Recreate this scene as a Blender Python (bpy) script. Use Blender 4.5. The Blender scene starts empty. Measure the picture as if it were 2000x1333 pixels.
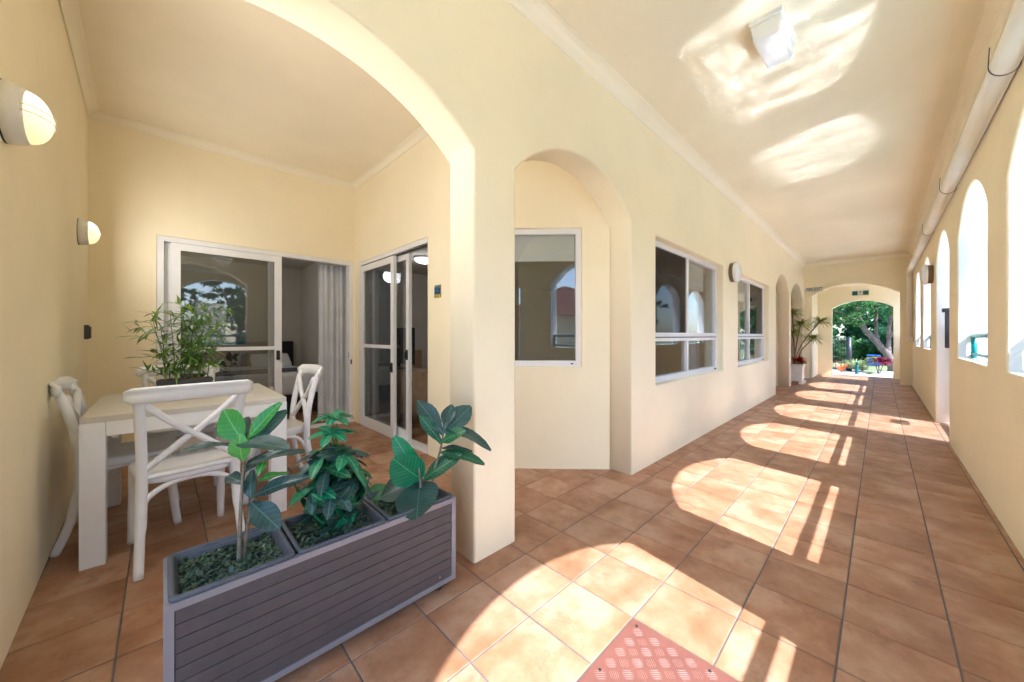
import bpy, bmesh, math, random
from mathutils import Vector, Matrix, Euler
random.seed(7)
S = bpy.context.scene
C = S.collection
R = math.radians
YAW = 0.799                     # heading of the camera, measured from the corridor axis (X)

# ------------------------------------------------------------------ camera, sky, sun, exposure
cam_d = bpy.data.cameras.new('camera'); cam = bpy.data.objects.new('camera', cam_d); C.objects.link(cam)
cam.location = (0, 0, 1.16)
cam.rotation_euler = (R(90), 0, YAW - math.pi / 2)
cam_d.sensor_width = 36; cam_d.lens = 36 * 700 / 2000
cam_d.shift_y = -0.00525
cam_d.clip_start = 0.02; cam_d.clip_end = 500
S.camera = cam

SUNV = Vector((0.15, 0.79, -1.0)).normalized()      # travel of the sunlight
w = bpy.data.worlds.new('World'); S.world = w; w.use_nodes = True
nt = w.node_tree
sky = nt.nodes.new('ShaderNodeTexSky'); sky.sky_type = 'NISHITA'; sky.sun_disc = False
sky.sun_elevation = math.asin(-SUNV.z); sky.sun_rotation = math.atan2(-SUNV.x, -SUNV.y)
bg = nt.nodes['Background']; bg.inputs[1].default_value = 0.15
nt.links.new(sky.outputs[0], bg.inputs[0])
sun_d = bpy.data.lights.new('sun', 'SUN'); sun_d.energy = 3.5; sun_d.angle = R(0.5); sun_d.color = (1, 0.975, 0.945)
sun = bpy.data.objects.new('sun', sun_d); C.objects.link(sun)
sun.rotation_euler = SUNV.to_track_quat('-Z', 'Y').to_euler(); sun.location = (-5, -10, 20)
S.view_settings.view_transform = 'Standard'; S.view_settings.look = 'None'
S.view_settings.exposure = 2.0; S.view_settings.gamma = 1
S.view_settings.use_white_balance = True; S.view_settings.white_balance_temperature = 5600; S.view_settings.white_balance_tint = 12
S.render.engine = 'CYCLES'
S.cycles.use_denoising = True
S.cycles.use_adaptive_sampling = True; S.cycles.adaptive_threshold = 0.015; S.cycles.adaptive_min_samples = 64
S.cycles.max_bounces = 8; S.cycles.diffuse_bounces = 5; S.cycles.glossy_bounces = 4
S.cycles.transparent_max_bounces = 16; S.cycles.transmission_bounces = 6
S.cycles.sample_clamp_indirect = 0
S.cycles.use_guiding = True; S.cycles.blur_glossy = 0.0; S.cycles.use_light_tree = False
S.cycles.caustics_reflective = True; S.cycles.caustics_refractive = False

# ------------------------------------------------------------------ helpers
def lin(r, g, b):
    f = lambda c: ((c / 255 + 0.055) / 1.055) ** 2.4 if c / 255 > 0.04045 else c / 255 / 12.92
    return (f(r), f(g), f(b), 1)

class NT:
    def __init__(s, name):
        s.m = bpy.data.materials.new(name); s.m.use_nodes = True
        s.t = s.m.node_tree; s.b = s.t.nodes['Principled BSDF']; s.out = s.t.nodes['Material Output']
    def n(s, t, **k):
        x = s.t.nodes.new('ShaderNode' + t)
        for a, v in k.items(): setattr(x, a, v)
        return x
    def l(s, a, b): s.t.links.new(a, b)
    def noise(s, scale, detail=4, rough=0.55, co=None):
        x = s.n('TexNoise'); x.inputs['Scale'].default_value = scale; x.inputs['Detail'].default_value = detail; x.inputs['Roughness'].default_value = rough
        s.l(co if co else s.pos(), x.inputs['Vector']); return x.outputs[0]
    def pos(s):
        if not hasattr(s, 'g'): s.g = s.n('NewGeometry')
        return s.g.outputs['Position']
    def ramp(s, fac, stops):
        x = s.n('ValToRGB'); e = x.color_ramp.elements
        while len(e) > 1: e.remove(e[-1])
        e[0].position = stops[0][0]; e[0].color = stops[0][1]
        for p, c in stops[1:]:
            q = e.new(p); q.color = c
        s.l(fac, x.inputs[0]); return x.outputs[0]
    def bump(s, h, strength, dist=0.01):
        x = s.n('Bump'); x.inputs['Strength'].default_value = strength; x.inputs['Distance'].default_value = dist
        s.l(h, x.inputs['Height']); s.l(x.outputs[0], s.b.inputs['Normal'])
    def mix(s, fac, a, b, mode='MIX'):
        x = s.n('Mix', data_type='RGBA', blend_type=mode)
        for v, i in ((fac, 0), (a, 6), (b, 7)):
            if hasattr(v, 'is_linked'): s.l(v, x.inputs[i])
            else: x.inputs[i].default_value = v
        return x.outputs[2]
    def math(s, op, a, b=0.0):
        x = s.n('Math', operation=op)
        for v, i in ((a, 0), (b, 1)):
            if hasattr(v, 'is_linked'): s.l(v, x.inputs[i])
            else: x.inputs[i].default_value = v
        return x.outputs[0]

def plain(name, col, rough=0.5, var=0.12, scale=6, metallic=0, bump=0, bscale=80):
    k = NT(name); b = k.b
    b.inputs['Roughness'].default_value = rough; b.inputs['Metallic'].default_value = metallic
    lo = tuple(c * (1 - var) for c in col[:3]) + (1,); hi = tuple(min(1, c * (1 + var)) for c in col[:3]) + (1,)
    k.l(k.ramp(k.noise(scale, 5), [(0.3, lo), (0.7, hi)]), b.inputs['Base Color'])
    if bump: k.bump(k.noise(bscale, 3), bump, 0.004)
    return k.m

def render_mat(name, col, bump=0.25, scale=140, stain=0.03, rough=0.85):
    k = NT(name); b = k.b; b.inputs['Roughness'].default_value = rough
    lo = tuple(c * (1 - stain) for c in col[:3]) + (1,); hi = tuple(min(1, c * (1 + stain * 0.6)) for c in col[:3]) + (1,)
    c1 = k.ramp(k.noise(1.7, 6, 0.6), [(0.32, lo), (0.62, hi)])
    speck = k.ramp(k.noise(55, 2), [(0.70, (1, 1, 1, 1)), (0.78, (0.9, 0.88, 0.84, 1))])
    mp = k.n('Mapping'); mp.inputs['Scale'].default_value = (5, 5, 1.6); mp.inputs['Rotation'].default_value = (0.3, 0.2, 0.5); k.l(k.pos(), mp.inputs[0])
    scuff = k.ramp(k.noise(2.2, 9, 0.72, mp.outputs[0]), [(0.66, (1, 1, 1, 1)), (0.80, (0.88, 0.87, 0.85, 1))])
    k.l(k.mix(1.0, k.mix(1.0, c1, speck, 'MULTIPLY'), scuff, 'MULTIPLY'), b.inputs['Base Color'])
    h = k.math('ADD', k.noise(scale, 4, 0.6), k.math('MULTIPLY', k.noise(6, 3), 1.2))
    k.bump(h, bump, 0.006)
    return k.m

MAT = {}
CREAM = lin(246, 234, 201)
MAT['wall'] = render_mat('cream_render', CREAM, 0.22)
MAT['rough_wall'] = render_mat('coarse_cream_render', lin(246, 233, 198), 0.6, 60)
MAT['ceiling'] = render_mat('stippled_ceiling_paint', lin(247, 236, 209), 0.5, 170, 0.03)
MAT['smooth_ceiling'] = render_mat('flat_ceiling_paint', lin(247, 236, 209), 0.05, 60, 0.03, 0.7)
MAT['cove'] = render_mat('cove_paint', lin(245, 236, 212), 0.05, 60, 0.03, 0.6)
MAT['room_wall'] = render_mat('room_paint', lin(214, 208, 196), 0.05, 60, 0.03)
MAT['white_frame'] = plain('white_powdercoat', (0.80, 0.80, 0.80), 0.35, 0.03)
MAT['resin'] = plain('white_resin', (0.86, 0.865, 0.88), 0.38, 0.03, 12, bump=0.05, bscale=200)
MAT['black_plastic'] = plain('black_plastic', (0.02, 0.02, 0.022), 0.4)
MAT['dark_metal'] = plain('dark_metal', (0.05, 0.05, 0.055), 0.4, metallic=0.6)
MAT['steel'] = plain('bare_steel', (0.5, 0.5, 0.5), 0.35, metallic=1)
MAT['teal'] = plain('teal_enamel', lin(32, 140, 138), 0.3, 0.06)
MAT['dark_teal'] = plain('dark_teal_enamel', lin(16, 84, 92), 0.35, 0.06)
MAT['pvc'] = plain('cream_pvc', lin(238, 232, 220), 0.35, 0.04, 3)
MAT['white_lamp'] = plain('white_lamp_plastic', (0.82, 0.82, 0.80), 0.4, 0.03)
MAT['diffuser'] = plain('opal_diffuser', (0.86, 0.86, 0.86), 0.25, 0.03, 9)
MAT['soil'] = plain('coir_soil', lin(120, 78, 46), 0.95, 0.4, 60, bump=0.6, bscale=120)
MAT['stem'] = plain('plant_stem', lin(122, 112, 96), 0.8, 0.25, 60, bump=0.4)
MAT['green_stem'] = plain('green_stem', lin(88, 120, 60), 0.6, 0.2, 40)
MAT['pot'] = plain('dark_grey_pot', lin(78, 82, 88), 0.6, 0.15, 25, bump=0.2)
MAT['alu'] = plain('grey_anodised', lin(140, 140, 146), 0.4, 0.05, metallic=0.3)
MAT['linen'] = plain('white_linen', (0.90, 0.91, 0.93), 0.9, 0.05)
MAT['dark_fabric'] = plain('charcoal_fabric', (0.03, 0.03, 0.035), 0.95, 0.2, 60)
MAT['blind'] = plain('blind_fabric', (0.82, 0.82, 0.80), 0.9, 0.03)
MAT['screen_green'] = plain('sign_green', lin(24, 96, 76), 0.4, 0.05)
MAT['white_print'] = plain('white_print', (0.8, 0.8, 0.8), 0.5, 0.02)
MAT['teal_print'] = plain('dark_teal_print', lin(20, 62, 66), 0.5, 0.05)
MAT['concrete'] = plain('pale_concrete', lin(214, 208, 198), 0.9, 0.12, 3, bump=0.3)
MAT['bark'] = plain('grey_bark', lin(118, 104, 96), 0.9, 0.35, 9, bump=0.8, bscale=30)
MAT['cabinet_wood'] = plain('pale_oak', lin(196, 164, 126), 0.5, 0.12, 12)
MAT['blue'] = plain('blue_tarp', lin(34, 78, 140), 0.5, 0.1)

def tile_mat():
    k = NT('terracotta_tile'); b = k.b
    oi = k.n('ObjectInfo'); k.pos()
    rnd = k.math('FRACT', k.math('ADD', oi.outputs['Random'], k.g.outputs['Random Per Island']))
    off = k.n('CombineXYZ'); k.l(k.math('MULTIPLY', rnd, 37.0), off.inputs[2])
    va = k.n('VectorMath', operation='ADD'); k.l(k.pos(), va.inputs[0]); k.l(off.outputs[0], va.inputs[1])
    n1 = k.noise(3.6, 8, 0.62, va.outputs[0])
    c = k.ramp(n1, [(0.28, lin(130, 90, 62)), (0.42, lin(155, 111, 79)), (0.52, lin(167, 126, 95)), (0.62, lin(180, 145, 116)), (0.74, lin(161, 126, 98))])
    n2 = k.noise(9, 6, 0.7, va.outputs[0])
    c = k.mix(k.ramp(n2, [(0.56, (0, 0, 0, 1)), (0.70, (0.55, 0.55, 0.55, 1))]), c, lin(126, 90, 66))
    tone = k.n('MapRange'); k.l(rnd, tone.inputs[0]); tone.inputs[3].default_value = 0.92; tone.inputs[4].default_value = 1.06
    hs = k.n('HueSaturation'); k.l(tone.outputs[0], hs.inputs['Value']); k.l(c, hs.inputs['Color'])
    sp = k.ramp(k.noise(130, 2), [(0.66, (1, 1, 1, 1)), (0.74, (0.72, 0.68, 0.66, 1))])
    k.l(k.mix(1.0, hs.outputs[0], sp, 'MULTIPLY'), b.inputs['Base Color'])
    k.l(k.ramp(n2, [(0.3, (0.36,) * 3 + (1,)), (0.7, (0.55,) * 3 + (1,))]), b.inputs['Roughness'])
    k.bump(k.math('ADD', k.noise(14, 5, 0.6, va.outputs[0]), k.noise(90, 2)), 0.12, 0.004)
    return k.m
MAT['tile'] = tile_mat()
MAT['grout'] = plain('grey_grout', lin(104, 100, 98), 0.95, 0.2, 20)

def glass_mat(name, tint, r0=0.09, dirt=0.0):
    k = NT(name); t = k.t
    t.nodes.remove(k.b)
    tr = k.n('BsdfTransparent'); tr.inputs[0].default_value = tint
    gl = k.n('BsdfGlossy'); gl.inputs['Roughness'].default_value = 0.004
    lw = k.n('LayerWeight'); lw.inputs[0].default_value = 0.5
    fr = k.math('ADD', r0, k.math('MULTIPLY', k.math('POWER', lw.outputs['Facing'], 5.0), 1 - r0))      # same from both sides of the sheet
    bm = k.n('Bump'); bm.inputs['Strength'].default_value = 0.02; bm.inputs['Distance'].default_value = 0.01
    k.l(k.noise(3.0, 1), bm.inputs['Height']); k.l(bm.outputs[0], gl.inputs['Normal'])
    mx = k.n('MixShader'); k.l(fr, mx.inputs[0]); k.l(tr.outputs[0], mx.inputs[1]); k.l(gl.outputs[0], mx.inputs[2])
    last = mx
    if dirt:
        df = k.n('BsdfDiffuse'); df.inputs[0].default_value = (0.03, 0.03, 0.032, 1)
        m2 = k.n('MixShader'); m2.inputs[0].default_value = dirt
        k.l(mx.outputs[0], m2.inputs[1]); k.l(df.outputs[0], m2.inputs[2]); last = m2
    k.l(last.outputs[0], k.out.inputs[0])
    return k.m
MAT['glass'] = glass_mat('window_glass', (0.86, 0.88, 0.88, 1))
MAT['screen_glass'] = glass_mat('glass_behind_flyscreen', (0.82, 0.84, 0.85, 1), 0.08, 0.12)
MAT['flyscreen'] = glass_mat('dark_flyscreen', (0.7, 0.7, 0.72, 1), 0.01, 0.42)

def leaf_mat(name, c0, c1, rib=None, trans=0.25, rough=0.4):
    k = NT(name); b = k.b; oi = k.n('ObjectInfo'); k.pos()
    rnd = k.math('FRACT', k.math('ADD', oi.outputs['Random'], k.g.outputs['Random Per Island']))
    col = k.mix(rnd, c0, c1)
    n = k.noise(30, 4)
    col = k.mix(k.ramp(n, [(0.35, (0, 0, 0, 1)), (0.75, (0.5, 0.5, 0.5, 1))]), col, tuple(x * 0.6 for x in c0[:3]) + (1,))
    if rib:
        tc = k.n('TexCoord'); sx = k.n('SeparateXYZ'); k.l(tc.outputs['Object'], sx.inputs[0])
        ax = k.math('ABSOLUTE', sx.outputs[0])
        mid = k.math('LESS_THAN', ax, 0.0018)
        wv = k.math('SINE', k.math('MULTIPLY', k.math('SUBTRACT', sx.outputs[1], k.math('MULTIPLY', ax, 0.8)), 330.0))
        vein = k.math('MULTIPLY', k.math('GREATER_THAN', wv, 0.93), 0.45)
        col = k.mix(k.math('MAXIMUM', mid, vein), col, rib)
    k.l(col, b.inputs['Base Color']); b.inputs['Roughness'].default_value = rough
    tl = k.n('BsdfTranslucent'); k.l(col, tl.inputs[0])
    mx = k.n('MixShader'); mx.inputs[0].default_value = trans
    k.l(b.outputs[0], mx.inputs[1]); k.l(tl.outputs[0], mx.inputs[2]); k.l(mx.outputs[0], k.out.inputs[0])
    return k.m
MAT['leaf_dark'] = leaf_mat('dark_waxy_leaf', lin(40, 68, 64), lin(60, 92, 84), lin(84, 120, 106))
MAT['leaf_bright'] = leaf_mat('bright_young_leaf', lin(46, 134, 58), lin(84, 162, 62), lin(120, 180, 100))
MAT['leaf_emerald'] = leaf_mat('emerald_leaf', lin(22, 116, 80), lin(52, 150, 100), lin(96, 176, 124))
MAT['leaf_mid'] = leaf_mat('mid_green_leaf', lin(28, 88, 60), lin(50, 120, 72), lin(90, 150, 100))
MAT['bamboo_leaf'] = leaf_mat('bamboo_leaf', lin(70, 126, 42), lin(140, 178, 70), lin(150, 180, 90))
MAT['cover_leaf'] = leaf_mat('ground_cover_leaf', lin(38, 58, 50), lin(80, 108, 78), None, 0.1)
MAT['palm_leaf'] = leaf_mat('dracaena_leaf', lin(116, 136, 50), lin(190, 196, 96), None, 0.25)
MAT['tree_leaf'] = leaf_mat('tree_leaf', lin(52, 104, 56), lin(112, 160, 76), None, 0.35)
MAT['tree_leaf_blue'] = leaf_mat('bluish_tree_leaf', lin(40, 92, 64), lin(84, 140, 84), None, 0.35)
MAT['pale_leaf'] = leaf_mat('pale_grass_leaf', lin(140, 160, 104), lin(196, 204, 150), None, 0.3)
MAT['red_leaf'] = leaf_mat('red_leaf', lin(84, 18, 38), lin(156, 36, 66), None, 0.2)
MAT['orange_leaf'] = leaf_mat('orange_bract', lin(196, 92, 40), lin(232, 140, 80), None, 0.2)
MAT['scarlet_leaf'] = leaf_mat('scarlet_bract', lin(190, 30, 24), lin(226, 84, 34), None, 0.2)
MAT['yellow_leaf'] = leaf_mat('yellow_croton_leaf', lin(96, 120, 40), lin(190, 176, 60), None, 0.2)

def emis(name, col, strength):
    k = NT(name); k.b.inputs['Base Color'].default_value = (0.8, 0.8, 0.8, 1)
    k.b.inputs['Emission Color'].default_value = col; k.b.inputs['Emission Strength'].default_value = strength
    return k.m

def obj(name, me, mat=None, parent=None, smooth=False, loc=None, rot=None):
    if isinstance(me, bmesh.types.BMesh):
        bm = me; me = bpy.data.meshes.new(name); bm.normal_update(); bm.to_mesh(me); bm.free()
    o = bpy.data.objects.new(name, me); C.objects.link(o)
    if mat is not None and me is not None and not me.materials: me.materials.append(MAT[mat] if isinstance(mat, str) else mat)
    if smooth: me.polygons.foreach_set('use_smooth', [True] * len(me.polygons))
    if parent: o.parent = parent
    if loc is not None: o.location = loc
    if rot is not None: o.rotation_euler = rot
    return o
def tag(o, label, cat, group=None, kind=None):
    o['label'] = label; o['category'] = cat
    if group: o['group'] = group
    if kind: o['kind'] = kind
    return o
def thing(name, label, cat, loc=(0, 0, 0), rz=0, group=None):
    o = obj(name, None, loc=loc, rot=(0, 0, rz)); return tag(o, label, cat, group)
def struct(o): o['kind'] = 'structure'; return o
def stuff(o): o['kind'] = 'stuff'; return o
def BM(): return bmesh.new()
def box(bm, x0, x1, y0, y1, z0, z1, bev=0):
    v = [bm.verts.new((x, y, z)) for z in (z0, z1) for x, y in ((x0, y0), (x1, y0), (x1, y1), (x0, y1))]
    fs = [bm.faces.new([v[i] for i in q]) for q in ((3, 2, 1, 0), (4, 5, 6, 7), (0, 1, 5, 4), (1, 2, 6, 5), (2, 3, 7, 6), (3, 0, 4, 7))]
    if bev: bmesh.ops.bevel(bm, geom=list({e for f in fs for e in f.edges}), offset=bev, segments=2, profile=0.6, affect='EDGES')
    return bm
def bx(*a, bev=0): return box(BM(), *a, bev=bev)
def tube(bm, pts, rad, seg=10, cap=True, squash=1.0):
    pts = [Vector(p) for p in pts]; n = len(pts); rings = []; up = None
    for i, p in enumerate(pts):
        t = (pts[min(i + 1, n - 1)] - pts[max(i - 1, 0)]).normalized()
        if up is None: up = Vector((0, 0, 1)) if abs(t.z) < 0.9 else Vector((1, 0, 0))
        a = t.cross(up)
        if a.length < 1e-4: a = t.cross(Vector((0, 1, 0)))
        a.normalize(); b = a.cross(t).normalized(); up = b
        r = rad[i] if isinstance(rad, (list, tuple)) else rad
        rings.append([bm.verts.new(p + (a * math.cos(q) * r + b * math.sin(q) * r * squash)) for q in (2 * math.pi * k / seg for k in range(seg))])
    for r0, r1 in zip(rings, rings[1:]):
        for k in range(seg): bm.faces.new((r0[k], r0[(k + 1) % seg], r1[(k + 1) % seg], r1[k]))
    if cap: bm.faces.new(list(reversed(rings[0]))); bm.faces.new(rings[-1])
    return bm
def spline(pts, n=6):
    P = [Vector(p) for p in pts]; out = []
    for i in range(len(P) - 1):
        p0, p1, p2, p3 = P[max(i - 1, 0)], P[i], P[i + 1], P[min(i + 2, len(P) - 1)]
        for k in range(n):
            t = k / n
            out.append(0.5 * (2 * p1 + (p2 - p0) * t + (2 * p0 - 5 * p1 + 4 * p2 - p3) * t * t + (3 * p1 - p0 - 3 * p2 + p3) * t ** 3))
    out.append(P[-1]); return out
def lathe(bm, prof, seg=24, axis='z', sx=1, sy=1):
    rings = []
    for r, z in prof:
        rings.append([bm.verts.new((r * math.cos(2 * math.pi * k / seg) * sx, r * math.sin(2 * math.pi * k / seg) * sy, z)) for k in range(seg)])
    for r0, r1 in zip(rings, rings[1:]):
        for k in range(seg): bm.faces.new((r0[k], r0[(k + 1) % seg], r1[(k + 1) % seg], r1[k]))
    bm.faces.new(list(reversed(rings[0]))); bm.faces.new(rings[-1])
    bmesh.ops.remove_doubles(bm, verts=bm.verts, dist=1e-5)
    return bm
def arch(x0, x1, spring, rise, n=28):
    hw = (x1 - x0) / 2; rad = (hw * hw + rise * rise) / (2 * rise); cz = spring + rise - rad; cx = (x0 + x1) / 2
    a0 = math.asin(hw / rad)
    return [(cx + rad * math.sin(-a0 + 2 * a0 * k / n), cz + rad * math.cos(-a0 + 2 * a0 * k / n)) for k in range(n + 1)]
def flat_mesh(outline, holes, t, bev):
    cu = bpy.data.curves.new('tmp', 'CURVE'); cu.dimensions = '2D'; cu.fill_mode = 'BOTH'
    cu.extrude = t / 2 - bev; cu.bevel_depth = bev; cu.bevel_resolution = 1; cu.offset = -bev
    for loop in [outline] + holes:
        sp = cu.splines.new('POLY'); sp.points.add(len(loop) - 1); sp.use_cyclic_u = True
        for p, q in zip(sp.points, loop): p.co = (q[0], q[1], 0, 1)
    o = bpy.data.objects.new('tmp', cu); C.objects.link(o)
    dg = bpy.context.evaluated_depsgraph_get()
    me = bpy.data.meshes.new_from_object(o.evaluated_get(dg)); me.materials.clear()
    bpy.data.objects.remove(o); bpy.data.curves.remove(cu)
    return me
def wall(name, outline, holes, t, mat, origin, rz, bev=0.012):
    """outline in (u, z); u runs along local x, the slab is centred on the local plane"""
    me = flat_mesh(outline, holes, t, bev)
    me.transform(Matrix.Rotation(math.pi / 2, 4, 'X'))
    me.transform(Matrix.Translation(origin) @ Matrix.Rotation(rz, 4, 'Z'))
    return obj(name, me, mat)
def text_mesh(txt, size, depth=0.002, sx=1.0):
    cu = bpy.data.curves.new('tmp', 'FONT'); cu.body = txt; cu.size = size; cu.extrude = depth; cu.align_x = 'CENTER'; cu.align_y = 'CENTER'
    o = bpy.data.objects.new('tmp', cu); C.objects.link(o)
    dg = bpy.context.evaluated_depsgraph_get()
    me = bpy.data.meshes.new_from_object(o.evaluated_get(dg)); bpy.data.objects.remove(o); bpy.data.curves.remove(cu)
    me.materials.clear(); me.transform(Matrix.Diagonal((sx, 1, 1, 1))); return me

# ------------------------------------------------------------------ the setting: ground, floor and its tiles
TS = 0.302; TX = 1.387; TY = 1.316
ground = struct(obj('ground', bx(-60, 90, -60, 60, -0.6, -0.12), plain('lawn_ground', lin(120, 128, 84), 0.95, 0.3, 0.8, bump=0.5, bscale=12)))
floor = struct(obj('floor', bx(-1.7, 14.3, -0.72, 8.4, -0.118, -0.004), 'grout'))
def tile_bm(bm, x, y, s=TS - 0.006):
    x1, y1, b = x + s, y + s, 0.003
    lo = [bm.verts.new(p) for p in ((x, y, -0.012), (x1, y, -0.012), (x1, y1, -0.012), (x, y1, -0.012))]
    mi = [bm.verts.new(p) for p in ((x, y, -b * 0.7), (x1, y, -b * 0.7), (x1, y1, -b * 0.7), (x, y1, -b * 0.7))]
    hi = [bm.verts.new(p) for p in ((x + b, y + b, 0), (x1 - b, y + b, 0), (x1 - b, y1 - b, 0), (x + b, y1 - b, 0))]
    for a, c in ((lo, mi), (mi, hi)):
        for k in range(4): bm.faces.new((a[k], a[(k + 1) % 4], c[(k + 1) % 4], c[k]))
    bm.faces.new(hi)
    return bm
def in_view(x, y):
    d = x * math.cos(YAW) + y * math.sin(YAW); r = x * math.sin(YAW) - y * math.cos(YAW)
    if d < 0.7: return False
    return -1.08 < r / d * 0.7 < 1.08 and d > 0.9
cells = []
for i in range(-25, 43):
    for j in range(-7, 24):
        x, y = TX + TS * i, TY + TS * j
        cx, cy = x + TS / 2, y + TS / 2
        if i in (-2, -1) and j in (-4, -3): continue
        if not (-1.7 < cx < 14.25): continue
        corridor = -0.75 < cy < 1.5
        balcony = -0.7 < cx < 2.9 and 1.5 <= cy < 5.1
        second = 8.6 < cx < 12.4 and 1.5 <= cy < 3.2
        room = cy < 8.3 and cx > -0.7 and not (second) and cx < 8.6
        if corridor or balcony or second or room:
            vis = in_view(cx, cy) and ((corridor and -0.6 < cy) or (balcony and cx < 1.95 + max(0, 2.6 - cy)))
            cells.append((0 if vis else 1, cx * cx + cy * cy, x, y))
cells.sort()
tile_me = bpy.data.meshes.new('tile'); b_ = tile_bm(BM(), 0.003, 0.003); b_.to_mesh(tile_me); b_.free(); tile_me.materials.append(MAT['tile'])
rest = BM()
for k, (vis, d, x, y) in enumerate(cells):
    if k < 300 and not vis:
        o = bpy.data.objects.new('tile', tile_me); C.objects.link(o); o.parent = floor
        o.location = (x, y, random.uniform(-0.0006, 0.0006)); o.rotation_euler = (random.gauss(0, 0.0012), random.gauss(0, 0.0012), random.gauss(0, 0.0015))
    else: tile_bm(rest, x + 0.003, y + 0.003)
stuff(obj('far_tiles', rest, 'tile', floor))

# ------------------------------------------------------------------ walls
def rect(x0, x1, z0, z1): return [(x0, z0), (x1, z0), (x1, z1), (x0, z1)]
def notch(x0, x1, spring, rise):         # an arched opening that reaches the floor, as seen walking along the bottom
    return [(x0, -0.1)] + arch(x0, x1, spring, rise) + [(x1, -0.1)]
ZT = 3.28
out = [(-1.7, -0.1)] + notch(-0.40, 1.133, 2.105, 0.315) + notch(1.43, 2.785, 2.10, 0.305) + notch(8.68, 10.2, 2.12, 0.33) + notch(10.42, 12.2, 2.12, 0.33) + [(12.6, -0.1), (12.6, ZT), (-1.7, ZT)]
WIN1 = (3.25, 5.29, 0.70, 2.085); WIN2 = (5.98, 8.05, 0.70, 2.085)
arcade = wall('arcade_wall', out, [rect(*WIN1), rect(*WIN2)], 0.22, 'wall', (0, 1.55, 0), 0)
tag(arcade, 'cream rendered wall with arched openings and two windows, beside the corridor', 'wall')

SILL = 0.945
WA = [(0.89, 0), (2.88, 0), (4.83, 0), (8.86, 0), (10.80, 0), (13.4, 0)]
holes = []
for cx, _ in WA:
    hw = 0.70 if cx < 13 else 0.5
    holes.append([(cx - hw, SILL)] + arch(cx - hw, cx + hw, 2.09, 0.325) + [(cx + hw, SILL)])
DX0, DX1 = 6.09, 7.46
out = [(-1.7, -0.1)] + notch(-1.55, -0.6, 2.09, 0.2) + notch(DX0, DX1, 2.09, 0.325) + [(14.2, -0.1), (14.2, ZT), (-1.7, ZT)]  # first notch: unseen, added behind the camera for light, lintel shaped to block sun
outer = wall('outer_wall', out, holes, 0.2, 'rough_wall', (0, -0.62, 0), 0)
outer.data.materials.append(render_mat('white_reveal_render', lin(240, 240, 236), 0.6, 60))
for p_ in outer.data.polygons:
    if abs(p_.normal.y) < 0.3 and 0.5 < p_.center.z < 2.6 or (abs(p_.normal.y) < 0.3 and DX0 - 0.05 < p_.center.x < DX1 + 0.05): p_.material_index = 1
tag(outer, 'yellow rendered outer wall with row of arched openings and gateway, sunlit reveals', 'wall')

# left side wall of the terrace, slightly out of square
bm = BM()
p = [(-0.3465 - 0.0276 * y, y) for y in (1.5, 5.1)]
v = [bm.verts.new((x + dx, y, z)) for z in (-0.1, ZT) for (x, y), dx in ((p[0], 0), (p[1], 0), (p[1], -0.2), (p[0], -0.2))]
for q in ((0, 1, 2, 3), (7, 6, 5, 4), (4, 5, 1, 0), (5, 6, 2, 1), (6, 7, 3, 2), (7, 4, 0, 3)): bm.faces.new([v[i] for i in q])
bmesh.ops.recalc_face_normals(bm, faces=bm.faces)
tag(obj('side_wall', bm, 'wall'), 'plain cream wall carrying two lit wall lamps, at the left end of the terrace', 'wall')
BY = 4.95                                  # terrace back wall face
BD = (-0.045, 1.835, 0.0, 2.15)            # its sliding door
out = [(-0.68, -0.1), (BD[0], -0.1), (BD[0], BD[3]), (BD[1], BD[3]), (BD[1], -0.1), (1.99, -0.1), (1.99, ZT), (-0.68, ZT)]
tag(wall('back_wall', out, [], 0.16, 'wall', (0, BY + 0.08, 0), 0, 0.006), 'cream terrace wall around the wide sliding door behind the table', 'wall')
WX = 1.85                                  # terrace right wall face
D2 = (3.085, 4.80, 2.125)
out = [(-4.96, -0.1), (-D2[1], -0.1), (-D2[1], D2[2]), (-D2[0], D2[2]), (-D2[0], -0.1), (-2.60, -0.1), (-2.60, ZT), (-4.96, ZT)]
tag(wall('return_wall', out, [], 0.14, 'wall', (WX + 0.07, 0, 0), -math.pi / 2, 0.008), 'yellow terrace wall around the narrow half open sliding door, with the small blue plaque', 'wall')
# chamfered corner wall with its window
A0 = Vector((2.757, 1.655)); A1 = Vector((1.85, 2.59))
cl = (A1 - A0).length
ang = math.atan2(A0.y - A1.y, A0.x - A1.x)
CW = (0.225, cl - 0.215, 0.888, 2.10)
hol = [rect(*CW)]
me = flat_mesh([(0, -0.1), (cl + 0.03, -0.1), (cl + 0.03, ZT), (0, ZT)], hol, 0.14, 0.008)
me.transform(Matrix.Rotation(math.pi / 2, 4, 'X')); me.transform(Matrix.Translation((0, 0.07, 0)))
me.transform(Matrix.Translation((A1.x, A1.y, 0)) @ Matrix.Rotation(ang, 4, 'Z'))
tag(obj('corner_wall', me, 'wall'), 'pale angled corner wall with single window, seen through the narrow arch', 'wall')

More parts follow.
